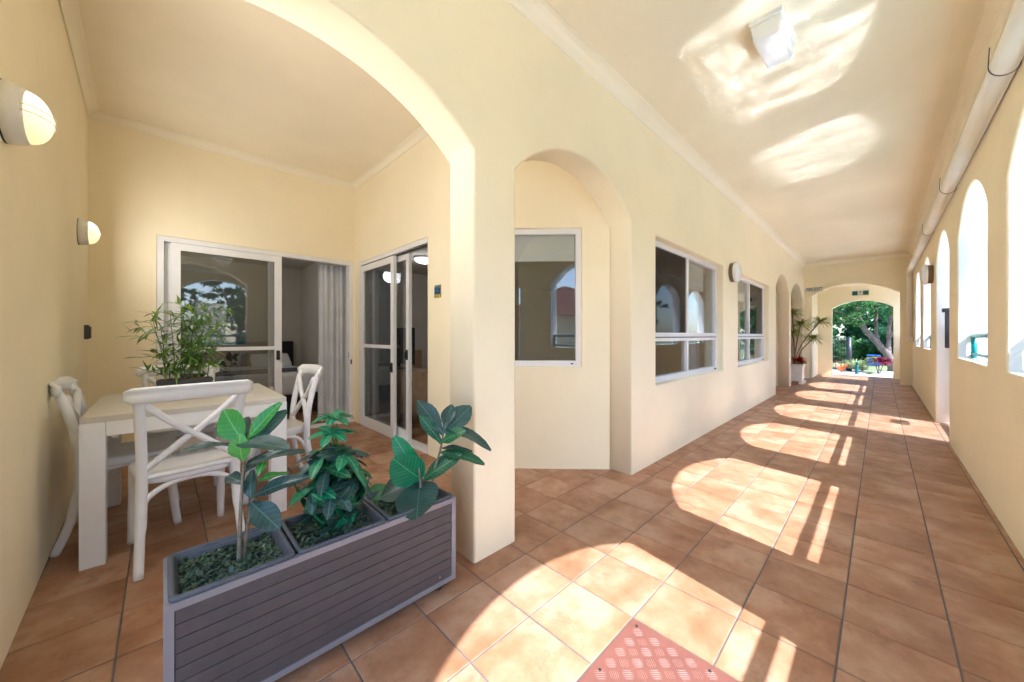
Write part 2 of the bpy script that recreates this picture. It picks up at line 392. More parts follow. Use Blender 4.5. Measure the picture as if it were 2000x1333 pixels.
# end of the corridor
XE = 12.5
out = [(-1.62, -0.1)] + notch(-1.335, 0.33, 2.19, 0.29) + [(0.72, -0.1), (0.72, ZT), (-1.62, ZT)]
tag(wall('end_wall', out, [], 0.2, 'wall', (XE + 0.1, 0, 0), -math.pi / 2), 'yellow end wall of the corridor with wide low arch and fire exit lettering', 'wall')
X2 = 14.0
out = [(-1.62, -0.1)] + notch(-0.985, 0.245, 1.94, 0.21) + [(0.62, -0.1), (0.62, ZT), (-1.62, ZT)]
tag(wall('garden_wall', out, [], 0.2, 'wall', (X2 + 0.1, 0, 0), -math.pi / 2), 'far yellow wall whose low arch frames the green garden', 'wall')
tag(obj('lobby_wall', bx(12.7, 14.0, 1.3, 1.5, -0.1, ZT), 'wall'), 'short side wall between the two far arches', 'wall')
struct(obj('lobby_ceiling', bx(12.7, 14.0, -0.52, 1.3, 2.56, 2.7), 'smooth_ceiling'))
# recess behind the two far side arches
tag(obj('recess_wall', bx(8.7, 12.5, 3.0, 3.15, -0.1, ZT), 'wall'), 'shaded wall inside the far side arches', 'wall')
tag(obj('recess_end_wall', bx(12.5, 12.62, 1.63, 3.15, -0.1, ZT), 'wall'), 'shaded wall closing the far end of the side recess', 'wall')
tag(obj('recess_pier', bx(10.203, 10.417, 1.655, 2.3, -0.1, ZT), 'wall'), 'deep cream pier between the two far side arches', 'pier')
struct(obj('recess_ceiling', bx(8.5, 12.6, 1.66, 3.0, 2.9, 3.05), 'smooth_ceiling'))
# rooms
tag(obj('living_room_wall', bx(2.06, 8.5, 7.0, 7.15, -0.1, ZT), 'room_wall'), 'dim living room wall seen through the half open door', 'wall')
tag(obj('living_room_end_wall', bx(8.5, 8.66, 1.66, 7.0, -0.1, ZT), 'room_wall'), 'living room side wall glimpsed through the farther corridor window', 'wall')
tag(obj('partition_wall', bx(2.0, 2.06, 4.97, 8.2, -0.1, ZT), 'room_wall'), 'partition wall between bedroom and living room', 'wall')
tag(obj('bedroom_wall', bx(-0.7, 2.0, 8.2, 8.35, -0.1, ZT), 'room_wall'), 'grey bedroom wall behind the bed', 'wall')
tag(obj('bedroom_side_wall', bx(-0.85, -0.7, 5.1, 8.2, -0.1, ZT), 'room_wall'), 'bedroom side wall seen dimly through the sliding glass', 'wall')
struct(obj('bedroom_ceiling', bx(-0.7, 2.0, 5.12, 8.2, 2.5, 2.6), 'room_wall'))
bm = BM()
vs = [(2.0, 4.97), (2.0, 2.66), (2.9, 1.75), (8.5, 1.67), (8.5, 7.0), (2.06, 7.0)]
a_ = [bm.verts.new((x, y, 2.5)) for x, y in vs]; b_ = [bm.verts.new((x, y, 2.6)) for x, y in vs]
bm.faces.new(list(reversed(a_))); bm.faces.new(b_)
for k in range(6): bm.faces.new((a_[k], a_[(k + 1) % 6], b_[(k + 1) % 6], b_[k]))
bmesh.ops.recalc_face_normals(bm, faces=bm.faces)
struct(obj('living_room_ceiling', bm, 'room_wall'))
# ceilings, coves, roof
cc = struct(obj('corridor_ceiling', bx(-1.7, 12.5, -0.53, 1.45, 3.10, 3.25), 'ceiling'))
bc = struct(obj('terrace_ceiling', bx(-0.6, 2.95, 1.65, 4.96, 3.18, 3.25), 'smooth_ceiling'))
roof = struct(obj('roof', bx(-1.75, 14.3, -0.74, 8.6, 3.285, 3.45), 'concrete'))
def cove(parent, p0, p1, inward, z, s=0.065):
    """concave cornice along p0-p1 under a ceiling at z; inward is the unit vector away from the wall"""
    p0, p1, n = Vector(p0), Vector(p1), Vector(inward)
    prof = [(0, -s), (0.006, -s)] + [(s - (s - 0.008) * math.cos(a), -s + (s - 0.008) * math.sin(a)) for a in (0.12, 0.4, 0.7, 1.0, 1.3, 1.45)] + [(s, -0.006), (s, 0.002), (0, 0.002)]
    bm = BM(); rings = []
    for p in (p0, p1): rings.append([bm.verts.new((p.x + n.x * a, p.y + n.y * a, z + b)) for a, b in prof])
    m = len(prof)
    for k in range(m): bm.faces.new((rings[0][k], rings[0][(k + 1) % m], rings[1][(k + 1) % m], rings[1][k]))
    bmesh.ops.recalc_face_normals(bm, faces=bm.faces)
    return obj('cove', bm, 'cove', parent)
cove(cc, (-1.7, 1.441, 0), (12.5, 1.441, 0), (0, -1, 0), 3.1, 0.09)
cove(cc, (-0.6, -0.521, 0), (12.5, -0.521, 0), (0, 1, 0), 3.1, 0.09)
cove(cc, (12.499, -0.52, 0), (12.499, 1.44, 0), (-1, 0, 0), 3.1, 0.08)
cove(bc, (-0.5, BY - 0.001, 0), (1.85, BY - 0.001, 0), (0, -1, 0), 3.18)
cove(bc, (-0.3875, 1.66, 0), (-0.482, BY, 0), (1, 0.0276, 0), 3.18)
cove(bc, (WX - 0.001, 2.6, 0), (WX - 0.001, BY, 0), (-1, 0, 0), 3.18)

# ------------------------------------------------------------------ windows and sliding doors
def frame_bm(bm, x0, x1, z0, z1, fw, y0, y1, bottom=None):
    b = fw if bottom is None else bottom
    box(bm, x0, x0 + fw, y0, y1, z0, z1); box(bm, x1 - fw, x1, y0, y1, z0, z1)
    box(bm, x0 + fw, x1 - fw, y0 + 0.001, y1 - 0.001, z1 - fw, z1); box(bm, x0 + fw, x1 - fw, y0 + 0.001, y1 - 0.001, z0, z0 + b)
    return bm
def pane(parent, x0, x1, z0, z1, y, mat='glass'):
    return obj('pane', bx(x0, x1, y, y + 0.005, z0, z1), mat, parent)
def corridor_window(label, spec, screen_left):
    x0, x1, z0, z1 = spec
    t = thing('window', label, 'window', (x0, 1.555, z0))
    W, H = x1 - x0, z1 - z0
    zt = 1.15 - z0; xm = W / 2; fw = 0.05
    obj('frame', frame_bm(BM(), 0.001, W - 0.001, 0.001, H - 0.001, fw, -0.035, 0.035, 0.055), 'white_frame', t)
    obj('transom', bx(fw, W - fw, -0.033, 0.033, zt - 0.045, zt + 0.04), 'white_frame', t)
    obj('mullion', bx(xm - 0.025, xm + 0.025, -0.03, 0.03, zt + 0.04, H - fw), 'white_frame', t)
    obj('mullion', bx(xm - 0.02, xm + 0.02, -0.03, 0.03, fw, zt - 0.045), 'white_frame', t)
    obj('drip_rail', bx(fw, W - fw, -0.042, -0.034, zt - 0.012, zt - 0.002), 'dark_metal', t)
    for k, (a, b) in enumerate(((fw, xm - 0.025), (xm + 0.025, W - fw))):
        pane(t, a, b, zt + 0.04, H - fw, 0.0)
        pane(t, a, b, fw, zt - 0.045, 0.0)
        if (k == 0) == screen_left:
            f = obj('flyscreen', bx(a, b, -0.016, -0.014, zt + 0.04, H - fw), 'flyscreen', t)
    obj('catch', bx(W - 0.11, W - 0.07, -0.05, -0.034, 0.02, 0.035), 'dark_metal', t)
    obj('roller_blind', bx(0.06, W - 0.26, 0.05, 0.056, H - 0.36, H - 0.03), 'blind', t)
    return t
corridor_window('white framed four pane window next to the narrow arch, dark screen on its near side', WIN1, True)
corridor_window('white framed four pane window beyond the round wall lamp, dark screen on its far side', WIN2, False)

def curtain(name, label, u0, u1, z0, z1, loc, rz, waves=6, amp=0.024, mat='linen'):
    bm = BM(); n = waves * 8; prev = None; rows = 10
    grid = []
    for i in range(n + 1):
        s = i / n; col = []
        for j in range(rows + 1):
            q = j / rows; ph = math.sin(i * 2 * math.pi / 8 + 0.6 * math.sin(s * 9)); 
            col.append(bm.verts.new((u0 + (u1 - u0) * s + 0.008 * math.sin(q * 3 + i), ph * amp * (0.6 + 0.5 * q) + 0.012 * math.sin(s * 23 + q * 2), z1 + (z0 - z1) * q)))
        grid.append(col)
    for a, b in zip(grid, grid[1:]):
        for j in range(rows): bm.faces.new((a[j], b[j], b[j + 1], a[j + 1]))
    bmesh.ops.solidify(bm, geom=list(bm.faces), thickness=0.003)
    o = obj(name, bm, mat, smooth=True, loc=loc, rot=(0, 0, rz))
    return tag(o, label, 'curtain')
curtain('curtain', 'white pleated curtain gathered inside the open terrace door', 1.46, 1.84, 0.03, 2.1, (0, 5.16, 0), 0)
curtain('curtain', 'beige curtain at the far end of the nearer corridor window', 4.75, 5.22, 0.55, 2.2, (0, 1.74, 0), 0, 6, 0.02)
curtain('curtain', 'pale curtain at the far end of the farther corridor window', 7.55, 8.0, 0.55, 2.2, (0, 1.74, 0), 0, 6, 0.02)
curtain('curtain', 'dim curtain behind the screened panel of the narrow sliding door', 0.06, 0.62, 0.03, 2.1, (WX + 0.2, D2[1], 0), -math.pi / 2, 7, 0.03)

# window in the angled corner
t = thing('window', 'white framed single pane window in the angled corner, reflecting a tiled roof', 'window', (A1.x, A1.y, 0), ang)
x0, x1, z0, z1 = CW; x0 += 0.001; x1 -= 0.001; z0 += 0.001; z1 -= 0.001
obj('frame', frame_bm(BM(), x0, x1, z0, z1, 0.045, 0.035, 0.095, 0.05), 'white_frame', t)
pane(t, x0 + 0.045, x1 - 0.045, z0 + 0.05, z1 - 0.045, 0.06)
obj('roller_blind', bx(x0 + 0.047, x1 - 0.047, 0.105, 0.111, z1 - 0.27, z1 - 0.03), 'blind', t)
obj('catch', bx(x1 - 0.09, x1 - 0.07, 0.028, 0.036, z0 + 0.02, z0 + 0.03), 'dark_metal', t)

def sliding_panel(parent, name, x0, x1, z0, z1, y, fw=0.065, mid=None, mat='glass', handle=None, bottom=0.09):
    f = frame_bm(BM(), x0, x1, z0, z1, fw, y - 0.018, y + 0.018, bottom)
    if mid: box(f, x0 + fw, x1 - fw, y - 0.014, y + 0.014, mid - 0.02, mid + 0.02)
    p = obj(name, f, 'white_frame', parent)
    if mid:
        pane(p, x0 + fw, x1 - fw, z0 + bottom, mid - 0.02, y, mat); pane(p, x0 + fw, x1 - fw, mid + 0.02, z1 - fw, y, mat)
    else: pane(p, x0 + fw, x1 - fw, z0 + bottom, z1 - fw, y, mat)
    if handle:
        hx, hz = handle; h = bx(hx - 0.018, hx + 0.018, y - 0.034, y - 0.019, hz - 0.055, hz + 0.055, bev=0.004)
        box(h, hx - 0.007, hx + 0.007, y - 0.048, y - 0.034, hz - 0.03, hz + 0.03)
        obj('handle', h, 'black_plastic', p)
    return p
# wide door in the back wall
t = thing('sliding_door', 'wide white sliding door with glass panel pulled open, behind the dining table', 'door', (0, BY + 0.05, 0))
a, b, _, H = BD
f = BM(); fw = 0.05
box(f, a + 0.001, a + fw, -0.045, 0.07, 0, H - 0.001); box(f, b - fw, b - 0.001, -0.045, 0.07, 0, H - 0.001)
box(f, a + fw, b - fw, -0.044, 0.069, H - fw, H - 0.001); box(f, a + fw, b - fw, -0.05, 0.069, 0, 0.022)
obj('frame', f, 'white_frame', t)
sliding_panel(t, 'screen_panel', 0.055, 1.01, 0.024, H - fw - 0.002, -0.02, 0.072, 1.015, 'screen_glass', (0.972, 0.93))
sliding_panel(t, 'glass_panel', a + 0.054, 0.945, 0.024, H - fw - 0.004, 0.035, 0.06, None, 'glass')
obj('lock', bx(b - fw - 0.004, b - fw + 0.002, -0.03, -0.01, 0.86, 0.94), 'steel', t)
obj('strike_plate', bx(b - 0.036, b - 0.02, -0.051, -0.0455, 0.78, 0.84), 'dark_metal', t)
# narrow door in the return wall
t = thing('sliding_door', 'narrow white sliding door half open onto the living room, beside the plaque', 'door', (WX + 0.045, D2[1], 0), -math.pi / 2)
W = D2[1] - D2[0]; H = D2[2]
f = BM()
box(f, 0.001, fw, -0.04, 0.07, 0, H - 0.001); box(f, W - 0.02, W - 0.001, -0.03, 0.065, 0, H - 0.001)
box(f, fw, W - 0.02, -0.039, 0.069, H - fw, H - 0.001); box(f, fw, W - 0.02, -0.045, 0.069, 0, 0.024)
obj('frame', f, 'white_frame', t)
obj('track', bx(fw, W - 0.021, 0.0, 0.012, H - fw - 0.012, H - fw - 0.001), 'dark_metal', t)
sliding_panel(t, 'screen_panel', 0.055, 0.985, 0.026, H - fw - 0.013, -0.022, 0.075, 1.03, 'screen_glass', (0.95, 0.80))
sliding_panel(t, 'glass_panel', 0.28, 1.225, 0.026, H - fw - 0.015, 0.036, 0.062, None, 'glass', (1.19, 0.95))

# ------------------------------------------------------------------ handrails and gate in the outer wall
for cx, lab in ((0.89, 'teal handrail across the arched opening nearest the plate'), (2.88, 'teal handrail in the arch beside the pool, cut by the picture edge'), (4.83, 'teal handrail on a short post in the arch just before the gateway'),
            (8.86, 'teal handrail in the first arch past the gateway, under the wall lamp'), (10.80, 'teal handrail in the last arch before the downpipe')):
    t = thing('handrail', lab or 'teal handrail in the arch nearest the open corridor end', 'handrail', (cx, -0.62, SILL), 0, 'teal handrails in the outer wall arches')
    obj('top_rail', tube(BM(), [(-0.71, 0, 0.215), (0.71, 0, 0.215)], 0.024, 12), 'teal', t, True)
    obj('bottom_rail', tube(BM(), [(-0.71, 0, 0.04), (0.71, 0, 0.04)], 0.016, 12), 'teal', t, True)
    for px in (-0.672, 0.672): obj('post', tube(BM(), [(px, 0, -0.03), (px, 0, 0.2)], 0.02, 12), 'teal', t, True)
t = thing('pool_gate', 'dark barred gate with tall latch standing in the gateway of the outer wall', 'gate', (DX0, -0.655, 0), 0)
GW = DX1 - DX0
f = BM()
for z in (0.10, 1.165): box(f, 0.03, GW - 0.03, -0.018, 0.018, z - 0.02, z + 0.02)
for x in (0.03, GW - 0.065): box(f, x, x + 0.035, -0.0175, 0.0175, 0.081, 1.184)
obj('gate_frame', f, 'dark_metal', t)
for k in range(12):
    x = 0.03 + (k + 1) * (GW - 0.06) / 13
    obj('bar', tube(BM(), [(x, 0, 0.12), (x, 0, 1.146)], 0.008, 8), 'dark_metal', t, True)
l = obj('latch', bx(1.10, 1.145, 0.02, 0.075, 1.0, 1.48, bev=0.008), 'black_plastic', t)
obj('latch_knob', bx(1.06, 1.155, 0.01, 0.10, 1.46, 1.51, bev=0.008), 'black_plastic', l)
obj('notice', bx(0.75, 1.08, -0.03, -0.022, 0.52, 0.74), 'white_print', t)

# ------------------------------------------------------------------ pipe, lamps, signs
PY, PZ = -0.464, 2.615
t = thing('drain_pipe', 'long cream pipe running along the outer wall and turning down at the far end', 'pipe', (0, PY, PZ))
path = [(-0.58, 0, 0), (11.95, 0, 0)] + [(11.95 + 0.17 * math.sin(q), 0, -0.17 + 0.17 * math.cos(q)) for q in (0.3, 0.6, 0.9, 1.2, 1.45)] + [(12.12, 0, -0.19), (12.12, 0, -1.5)]
obj('pipe_run', tube(BM(), path, 0.052, 24), 'pvc', t, True)
for x in (1.1, 7.1, 9.6): obj('coupling', tube(BM(), [(x, 0, 0), (x + 0.012, 0, 0), (x + 0.10, 0, 0), (x + 0.112, 0, 0)], [0.053, 0.0575, 0.0575, 0.053], 24), 'pvc', t, True)
obj('end_cap', tube(BM(), [(12.12, 0, -1.49), (12.12, 0, -1.52), (12.12, -0.01, -1.57), (12.12, -0.02, -1.6)], [0.062, 0.07, 0.066, 0.04], 24), 'pvc', t, True)
for x in (3.2, 5.5, 7.6):
    ring = [(x + 0.05 * math.sin(q * 0.5), 0.057 * math.cos(q), 0.057 * math.sin(q)) for q in [math.pi * 0.95 + k * 0.25 for k in range(-3, 14)]]
    obj('strap', tube(BM(), ring + [(x + 0.02, 0.05, 0.11)], 0.0022, 6), 'dark_metal', t, True)

def lens_mat():
    k = NT('lit_lens'); tc = k.n('TexCoord'); sz = k.n('SeparateXYZ'); k.l(tc.outputs['Object'], sz.inputs[0])
    k.b.inputs['Base Color'].default_value = (0.8, 0.75, 0.6, 1); k.b.inputs['Roughness'].default_value = 0.25
    d = k.n('VectorMath', operation='DISTANCE'); k.l(tc.outputs['Object'], d.inputs[0]); d.inputs[1].default_value = (0.03, 0.0, 0.06)
    k.l(k.ramp(k.math('MULTIPLY', d.outputs['Value'], 5.0), [(0.1, (1, 0.86, 0.58, 1)), (0.55, (1, 0.72, 0.32, 1)), (0.9, (0.9, 0.55, 0.2, 1))]), k.b.inputs['Emission Color'])
    k.l(k.math('DIVIDE', 0.0105, k.math('ADD', k.math('MULTIPLY', d.outputs['Value'], d.outputs['Value']), 0.012)), k.b.inputs['Emission Strength'])
    return k.m
MAT['lens'] = lens_mat()
def sconce(y, label, s=1.0, watt=5.0):
    x = -0.3465 - 0.0276 * y
    t = thing('wall_lamp', label, 'lamp', (x, y, 1.955), 0, 'lit half dome lamps on the side wall')
    def dome(prof):
        b = lathe(BM(), prof, 28); b.transform(Matrix.Rotation(math.pi / 2, 4, 'Y')); return b
    obj('base', dome([(0.102 * s, -0.01), (0.1065 * s, 0.0), (0.1065 * s, 0.004), (0.10 * s, 0.006)]), 'dark_metal', t, True)
    obj('hood', dome([(0.10 * s, 0.004), (0.106 * s, 0.006), (0.103 * s, 0.03), (0.098 * s, 0.046), (0.092 * s, 0.056), (0.086 * s, 0.056)]), 'white_lamp', t, True)
    ln = obj('lens', dome([(0.091 * s * math.cos(q), 0.05 + 0.062 * s * math.sin(q)) for q in [k * math.pi / 2 / 9 for k in range(10)]][:-1] + [(0.004, 0.112)]), 'lens', t, True)
    for z in (0.012, -0.010):
        obj('guard_wire', tube(BM(), [(0.05 + 0.0655 * math.cos(q) * s, 0.094 * math.sin(q) * s, z) for q in [k * math.pi / 14 - math.pi / 2 for k in range(15)]], 0.0018, 6), 'white_lamp', ln, True)
    ld = bpy.data.lights.new('lamp_bulb', 'AREA'); ld.shape = 'DISK'; ld.size = 0.15; ld.energy = watt; ld.color = (1, 0.9, 0.76)
    lo = bpy.data.objects.new('lamp_bulb', ld); C.objects.link(lo); lo.parent = t; lo.location = (0.118, 0, 0); lo.rotation_euler = (0, R(-90), 0)
sconce(2.17, 'large looking lit half dome wall lamp at the left picture edge', 1.0, 6.0)
sconce(4.27, 'small looking lit half dome wall lamp above the dark box near the corner', 0.95, 2.6)
t = thing('key_box', 'small dark box on the wall below the farther lit lamp', 'box', (-0.476, 4.68, 1.19))
obj('body', bx(-0.01, 0.028, -0.045, 0.045, -0.06, 0.06, bev=0.008), plain('slate_plastic', (0.05, 0.06, 0.07), 0.4), t); obj('cover', bx(0.028, 0.036, -0.038, 0.038, -0.05, 0.045, bev=0.003), 'black_plastic', t)

t = thing('bulkhead_lamp', 'round white bulkhead lamp on the wall between the two corridor windows', 'lamp', (5.64, 1.44, 2.03))
def dy(prof, seg=32):
    b = lathe(BM(), prof, seg); b.transform(Matrix.Rotation(math.pi / 2, 4, 'X')); return b
obj('base', dy([(0.125, -0.005), (0.13, 0.0), (0.13, 0.045), (0.12, 0.05)]), plain('lamp_base', lin(120, 104, 84), 0.5), t, True)
obj('diffuser', dy([(0.13, 0.045), (0.142, 0.05), (0.142, 0.07), (0.135, 0.085), (0.11, 0.098), (0.06, 0.106), (0.01, 0.108)]), 'diffuser', t, True)
t = thing('bulkhead_lamp', 'brown backed wall lamp on the outer wall just past the gateway', 'lamp', (7.80, -0.52, 2.03))
b = lathe(BM(), [(0.125, -0.005), (0.13, 0.0), (0.13, 0.05), (0.12, 0.055)], 32); b.transform(Matrix.Rotation(-math.pi / 2, 4, 'X')); obj('base', b, plain('brown_lamp_base', lin(110, 84, 64), 0.5), t, True)
b = lathe(BM(), [(0.13, 0.05), (0.142, 0.055), (0.142, 0.08), (0.11, 0.105), (0.05, 0.115), (0.01, 0.117)], 32); b.transform(Matrix.Rotation(-math.pi / 2, 4, 'X')); obj('diffuser', b, 'diffuser', t, True)
t = thing('ceiling_lamp', 'white box lamp with opal cover on the corridor ceiling', 'lamp', (2.79, 0.475, 3.10), R(-3))
obj('base', bx(-0.185, 0.185, -0.085, 0.085, -0.028, 0.004, bev=0.004), 'white_lamp', t)
b = bx(-0.178, 0.178, -0.08, 0.08, -0.13, -0.026, bev=0.018)
for v_ in b.verts:
    if v_.co.z < -0.08: v_.co.x *= 0.93; v_.co.y *= 0.88
obj('diffuser', b, 'diffuser', t, True)

t = thing('fire_exit_sign', 'white strip with FIRE EXIT lettering beside the far arch', 'sign', (XE, 1.235, 2.395), -math.pi / 2)
obj('plate', bx(-0.185, 0.185, -0.004, 0.0, -0.055, 0.055), plain('pale_sign', lin(226, 224, 208), 0.5, 0.03), t)
me = text_mesh('FIRE EXIT', 0.13, 0.001, 0.60); me.transform(Matrix.Translation((0, 0.0, 0)))
me.transform(Matrix.Rotation(math.pi / 2, 4, 'X')); me.transform(Matrix.Translation((0, -0.006, 0)))
obj('lettering', me, 'teal_print', t)
t = thing('exit_sign', 'green running figure exit sign hanging before the garden arch', 'sign', (13.1, 0.365, 2.28), -math.pi / 2)
obj('case', bx(-0.165, 0.165, -0.02, 0.02, -0.07, 0.085, bev=0.004), 'white_lamp', t)
for s in (-1, 1): obj('green_panel', bx(min(s * 0.05, s * 0.155), max(s * 0.05, s * 0.155), -0.0235, -0.021, -0.058, 0.05), 'screen_green', t)
obj('figure_panel', bx(-0.048, 0.048, -0.0235, -0.021, -0.058, 0.05), 'white_print', t)
f = BM(); box(f, -0.012, 0.012, -0.0265, -0.024, 0.026, 0.046); 
for (x0, z0, x1, z1) in ((0.0, 0.024, -0.008, -0.012), (-0.006, 0.018, 0.026, 0.008), (-0.006, 0.018, -0.03, 0.0), (-0.008, -0.012, 0.02, -0.028), (0.02, -0.028, 0.016, -0.052), (-0.008, -0.012, -0.034, -0.046)):
    tube(f, [(x0, -0.0255, z0), (x1, -0.0255, z1)], 0.0065, 6, squash=0.3)
obj('running_figure', f, 'screen_green', t)
for s in (-1, 1): obj('hanger', tube(BM(), [(s * 0.1, 0, 0.08), (s * 0.1, 0, 0.285)], 0.005, 6), 'white_lamp', t)

t = thing('wall_plaque', 'small blue and yellow ceramic plaque beside the narrow sliding door', 'plaque', (WX, 2.895, 1.575), -math.pi / 2)
obj('plate', bx(-0.052, 0.052, -0.008, 0, -0.058, 0.06, bev=0.003), plain('plaque_clay', lin(120, 118, 88), 0.5, 0.3, 60), t)
obj('blue_field', bx(-0.048, 0.02, -0.012, -0.008, -0.03, 0.042), plain('plaque_blue', lin(30, 104, 138), 0.3, 0.5, 70), t)
obj('purple_field', bx(0.021, 0.048, -0.012, -0.008, -0.028, 0.036), plain('plaque_violet', lin(66, 60, 110), 0.3, 0.5, 90), t)
obj('yellow_band', bx(-0.052, 0.045, -0.013, -0.008, -0.056, -0.031), plain('plaque_yellow', lin(206, 178, 30), 0.3, 0.25, 70), t)
for x, z in ((-0.03, 0.02), (-0.008, 0.025), (-0.03, -0.008), (-0.006, -0.012), (0.034, 0.016), (0.034, -0.012)):
    obj('motif', bx(x - 0.006, x + 0.006, -0.0145, -0.012, z - 0.008, z + 0.008), plain('plaque_motif', lin(20, 40, 60), 0.3), t)
for x in (-0.036, -0.018, 0.0, 0.02): obj('mark', bx(x - 0.003, x + 0.003, -0.0155, -0.013, -0.05, -0.038), 'black_plastic', t)

# ------------------------------------------------------------------ access plate in the floor
PX0, PX1, PY0, PY1 = TX - 2 * TS + 0.004, TX - 0.004, TY - 4 * TS + 0.004, TY - 2 * TS - 0.004
t = thing('access_cover', 'salmon pink checker plate cover let into the floor tiles', 'floor plate', ((PX0 + PX1) / 2, (PY0 + PY1) / 2, 0))
pw, ph = (PX1 - PX0) / 2, (PY1 - PY0) / 2
MAT['salmon'] = plain('salmon_painted_steel', lin(120, 76, 64), 0.5, 0.08, 8)
MAT['salmon_worn'] = plain('worn_tread', lin(150, 108, 97), 0.35, 0.1, 20)
obj('plate', bx(-pw, pw, -ph, ph, -0.02, 0.001, bev=0.002), 'salmon', t)
f = BM(); cs = 0.0475
for i in range(-13, 14):
    for j in range(-13, 14):
        u, v_ = i * cs, j * cs * 0.92
        c, s = math.cos(YAW - math.pi / 2), math.sin(YAW - math.pi / 2)
        x, y = u * c - v_ * s, u * s + v_ * c
        if abs(x) > pw - 0.022 or abs(y) > ph - 0.022: continue
        hor = (i + j) % 2 == 0
        for k in range(-2, 3):
            L = 0.019 if abs(k) < 2 else 0.015
            a0 = (-L, k * 0.0075) if hor else (k * 0.0065, -L)
            a1 = (L, k * 0.0075) if hor else (k * 0.0065, L)
            pts = []
            for q in (0, 0.25, 0.75, 1):
                uu = u + a0[0] + (a1[0] - a0[0]) * q; vv = v_ + a0[1] + (a1[1] - a0[1]) * q
                pts.append((uu * c - vv * s, uu * s + vv * c, 0.0008))
            tube(f, pts, [0.0005, 0.0015, 0.0015, 0.0005], 5, cap=False, squash=0.75)
stuff(obj('tread_pattern', f, 'salmon_worn', t, True))
for x, y in ((pw - 0.03, ph - 0.03), (0, ph - 0.03), (pw - 0.03, 0), (-pw + 0.03, ph - 0.03)):
    sc = obj('screw', lathe(BM(), [(0.0055, 0), (0.0055, 0.0025), (0.0035, 0.0035)], 10), 'dark_metal', t, loc=(x, y, 0.001))

# ------------------------------------------------------------------ table and chairs
t = thing('dining_table', 'square white dining table with thick square legs on the terrace', 'table', (0.145, 3.235, 0))
hw, hd, lg = 0.443, 0.49, 0.088
MAT['table_top'] = plain('off_white_board', lin(206, 202, 194), 0.5, 0.05, 14, bump=0.1)
obj('tabletop', bx(-hw + 0.002, hw - 0.002, -hd + 0.002, hd - 0.002, 0.722, 0.752, bev=0.002), 'table_top', t)
for sx in (-1, 1):
    for sy in (-1, 1):
        x0, x1 = sorted((sx * hw, sx * (hw - lg))); y0, y1 = sorted((sy * hd, sy * (hd - lg)))
        l = obj('leg', bx(x0, x1, y0, y1, 0.0, 0.7215, bev=0.003), 'resin', t)
for s in (-1, 1):
    y0, y1 = sorted((s * (hd - 0.004), s * (hd - 0.03))); obj('apron', bx(-hw + lg + 0.002, hw - lg - 0.002, y0, y1, 0.648, 0.7215), 'resin', t)
    x0, x1 = sorted((s * (hw - 0.004), s * (hw - 0.03))); obj('apron', bx(x0, x1, -hd + lg + 0.002, hd - lg - 0.002, 0.648, 0.7215), 'resin', t)
for sx in (-1, 1): obj('bolt', bx(sx * (hw - lg - 0.03) - 0.012, sx * (hw - lg - 0.03) + 0.012, -hd + 0.035, -hd + 0.06, 0.63, 0.648), 'steel', t)

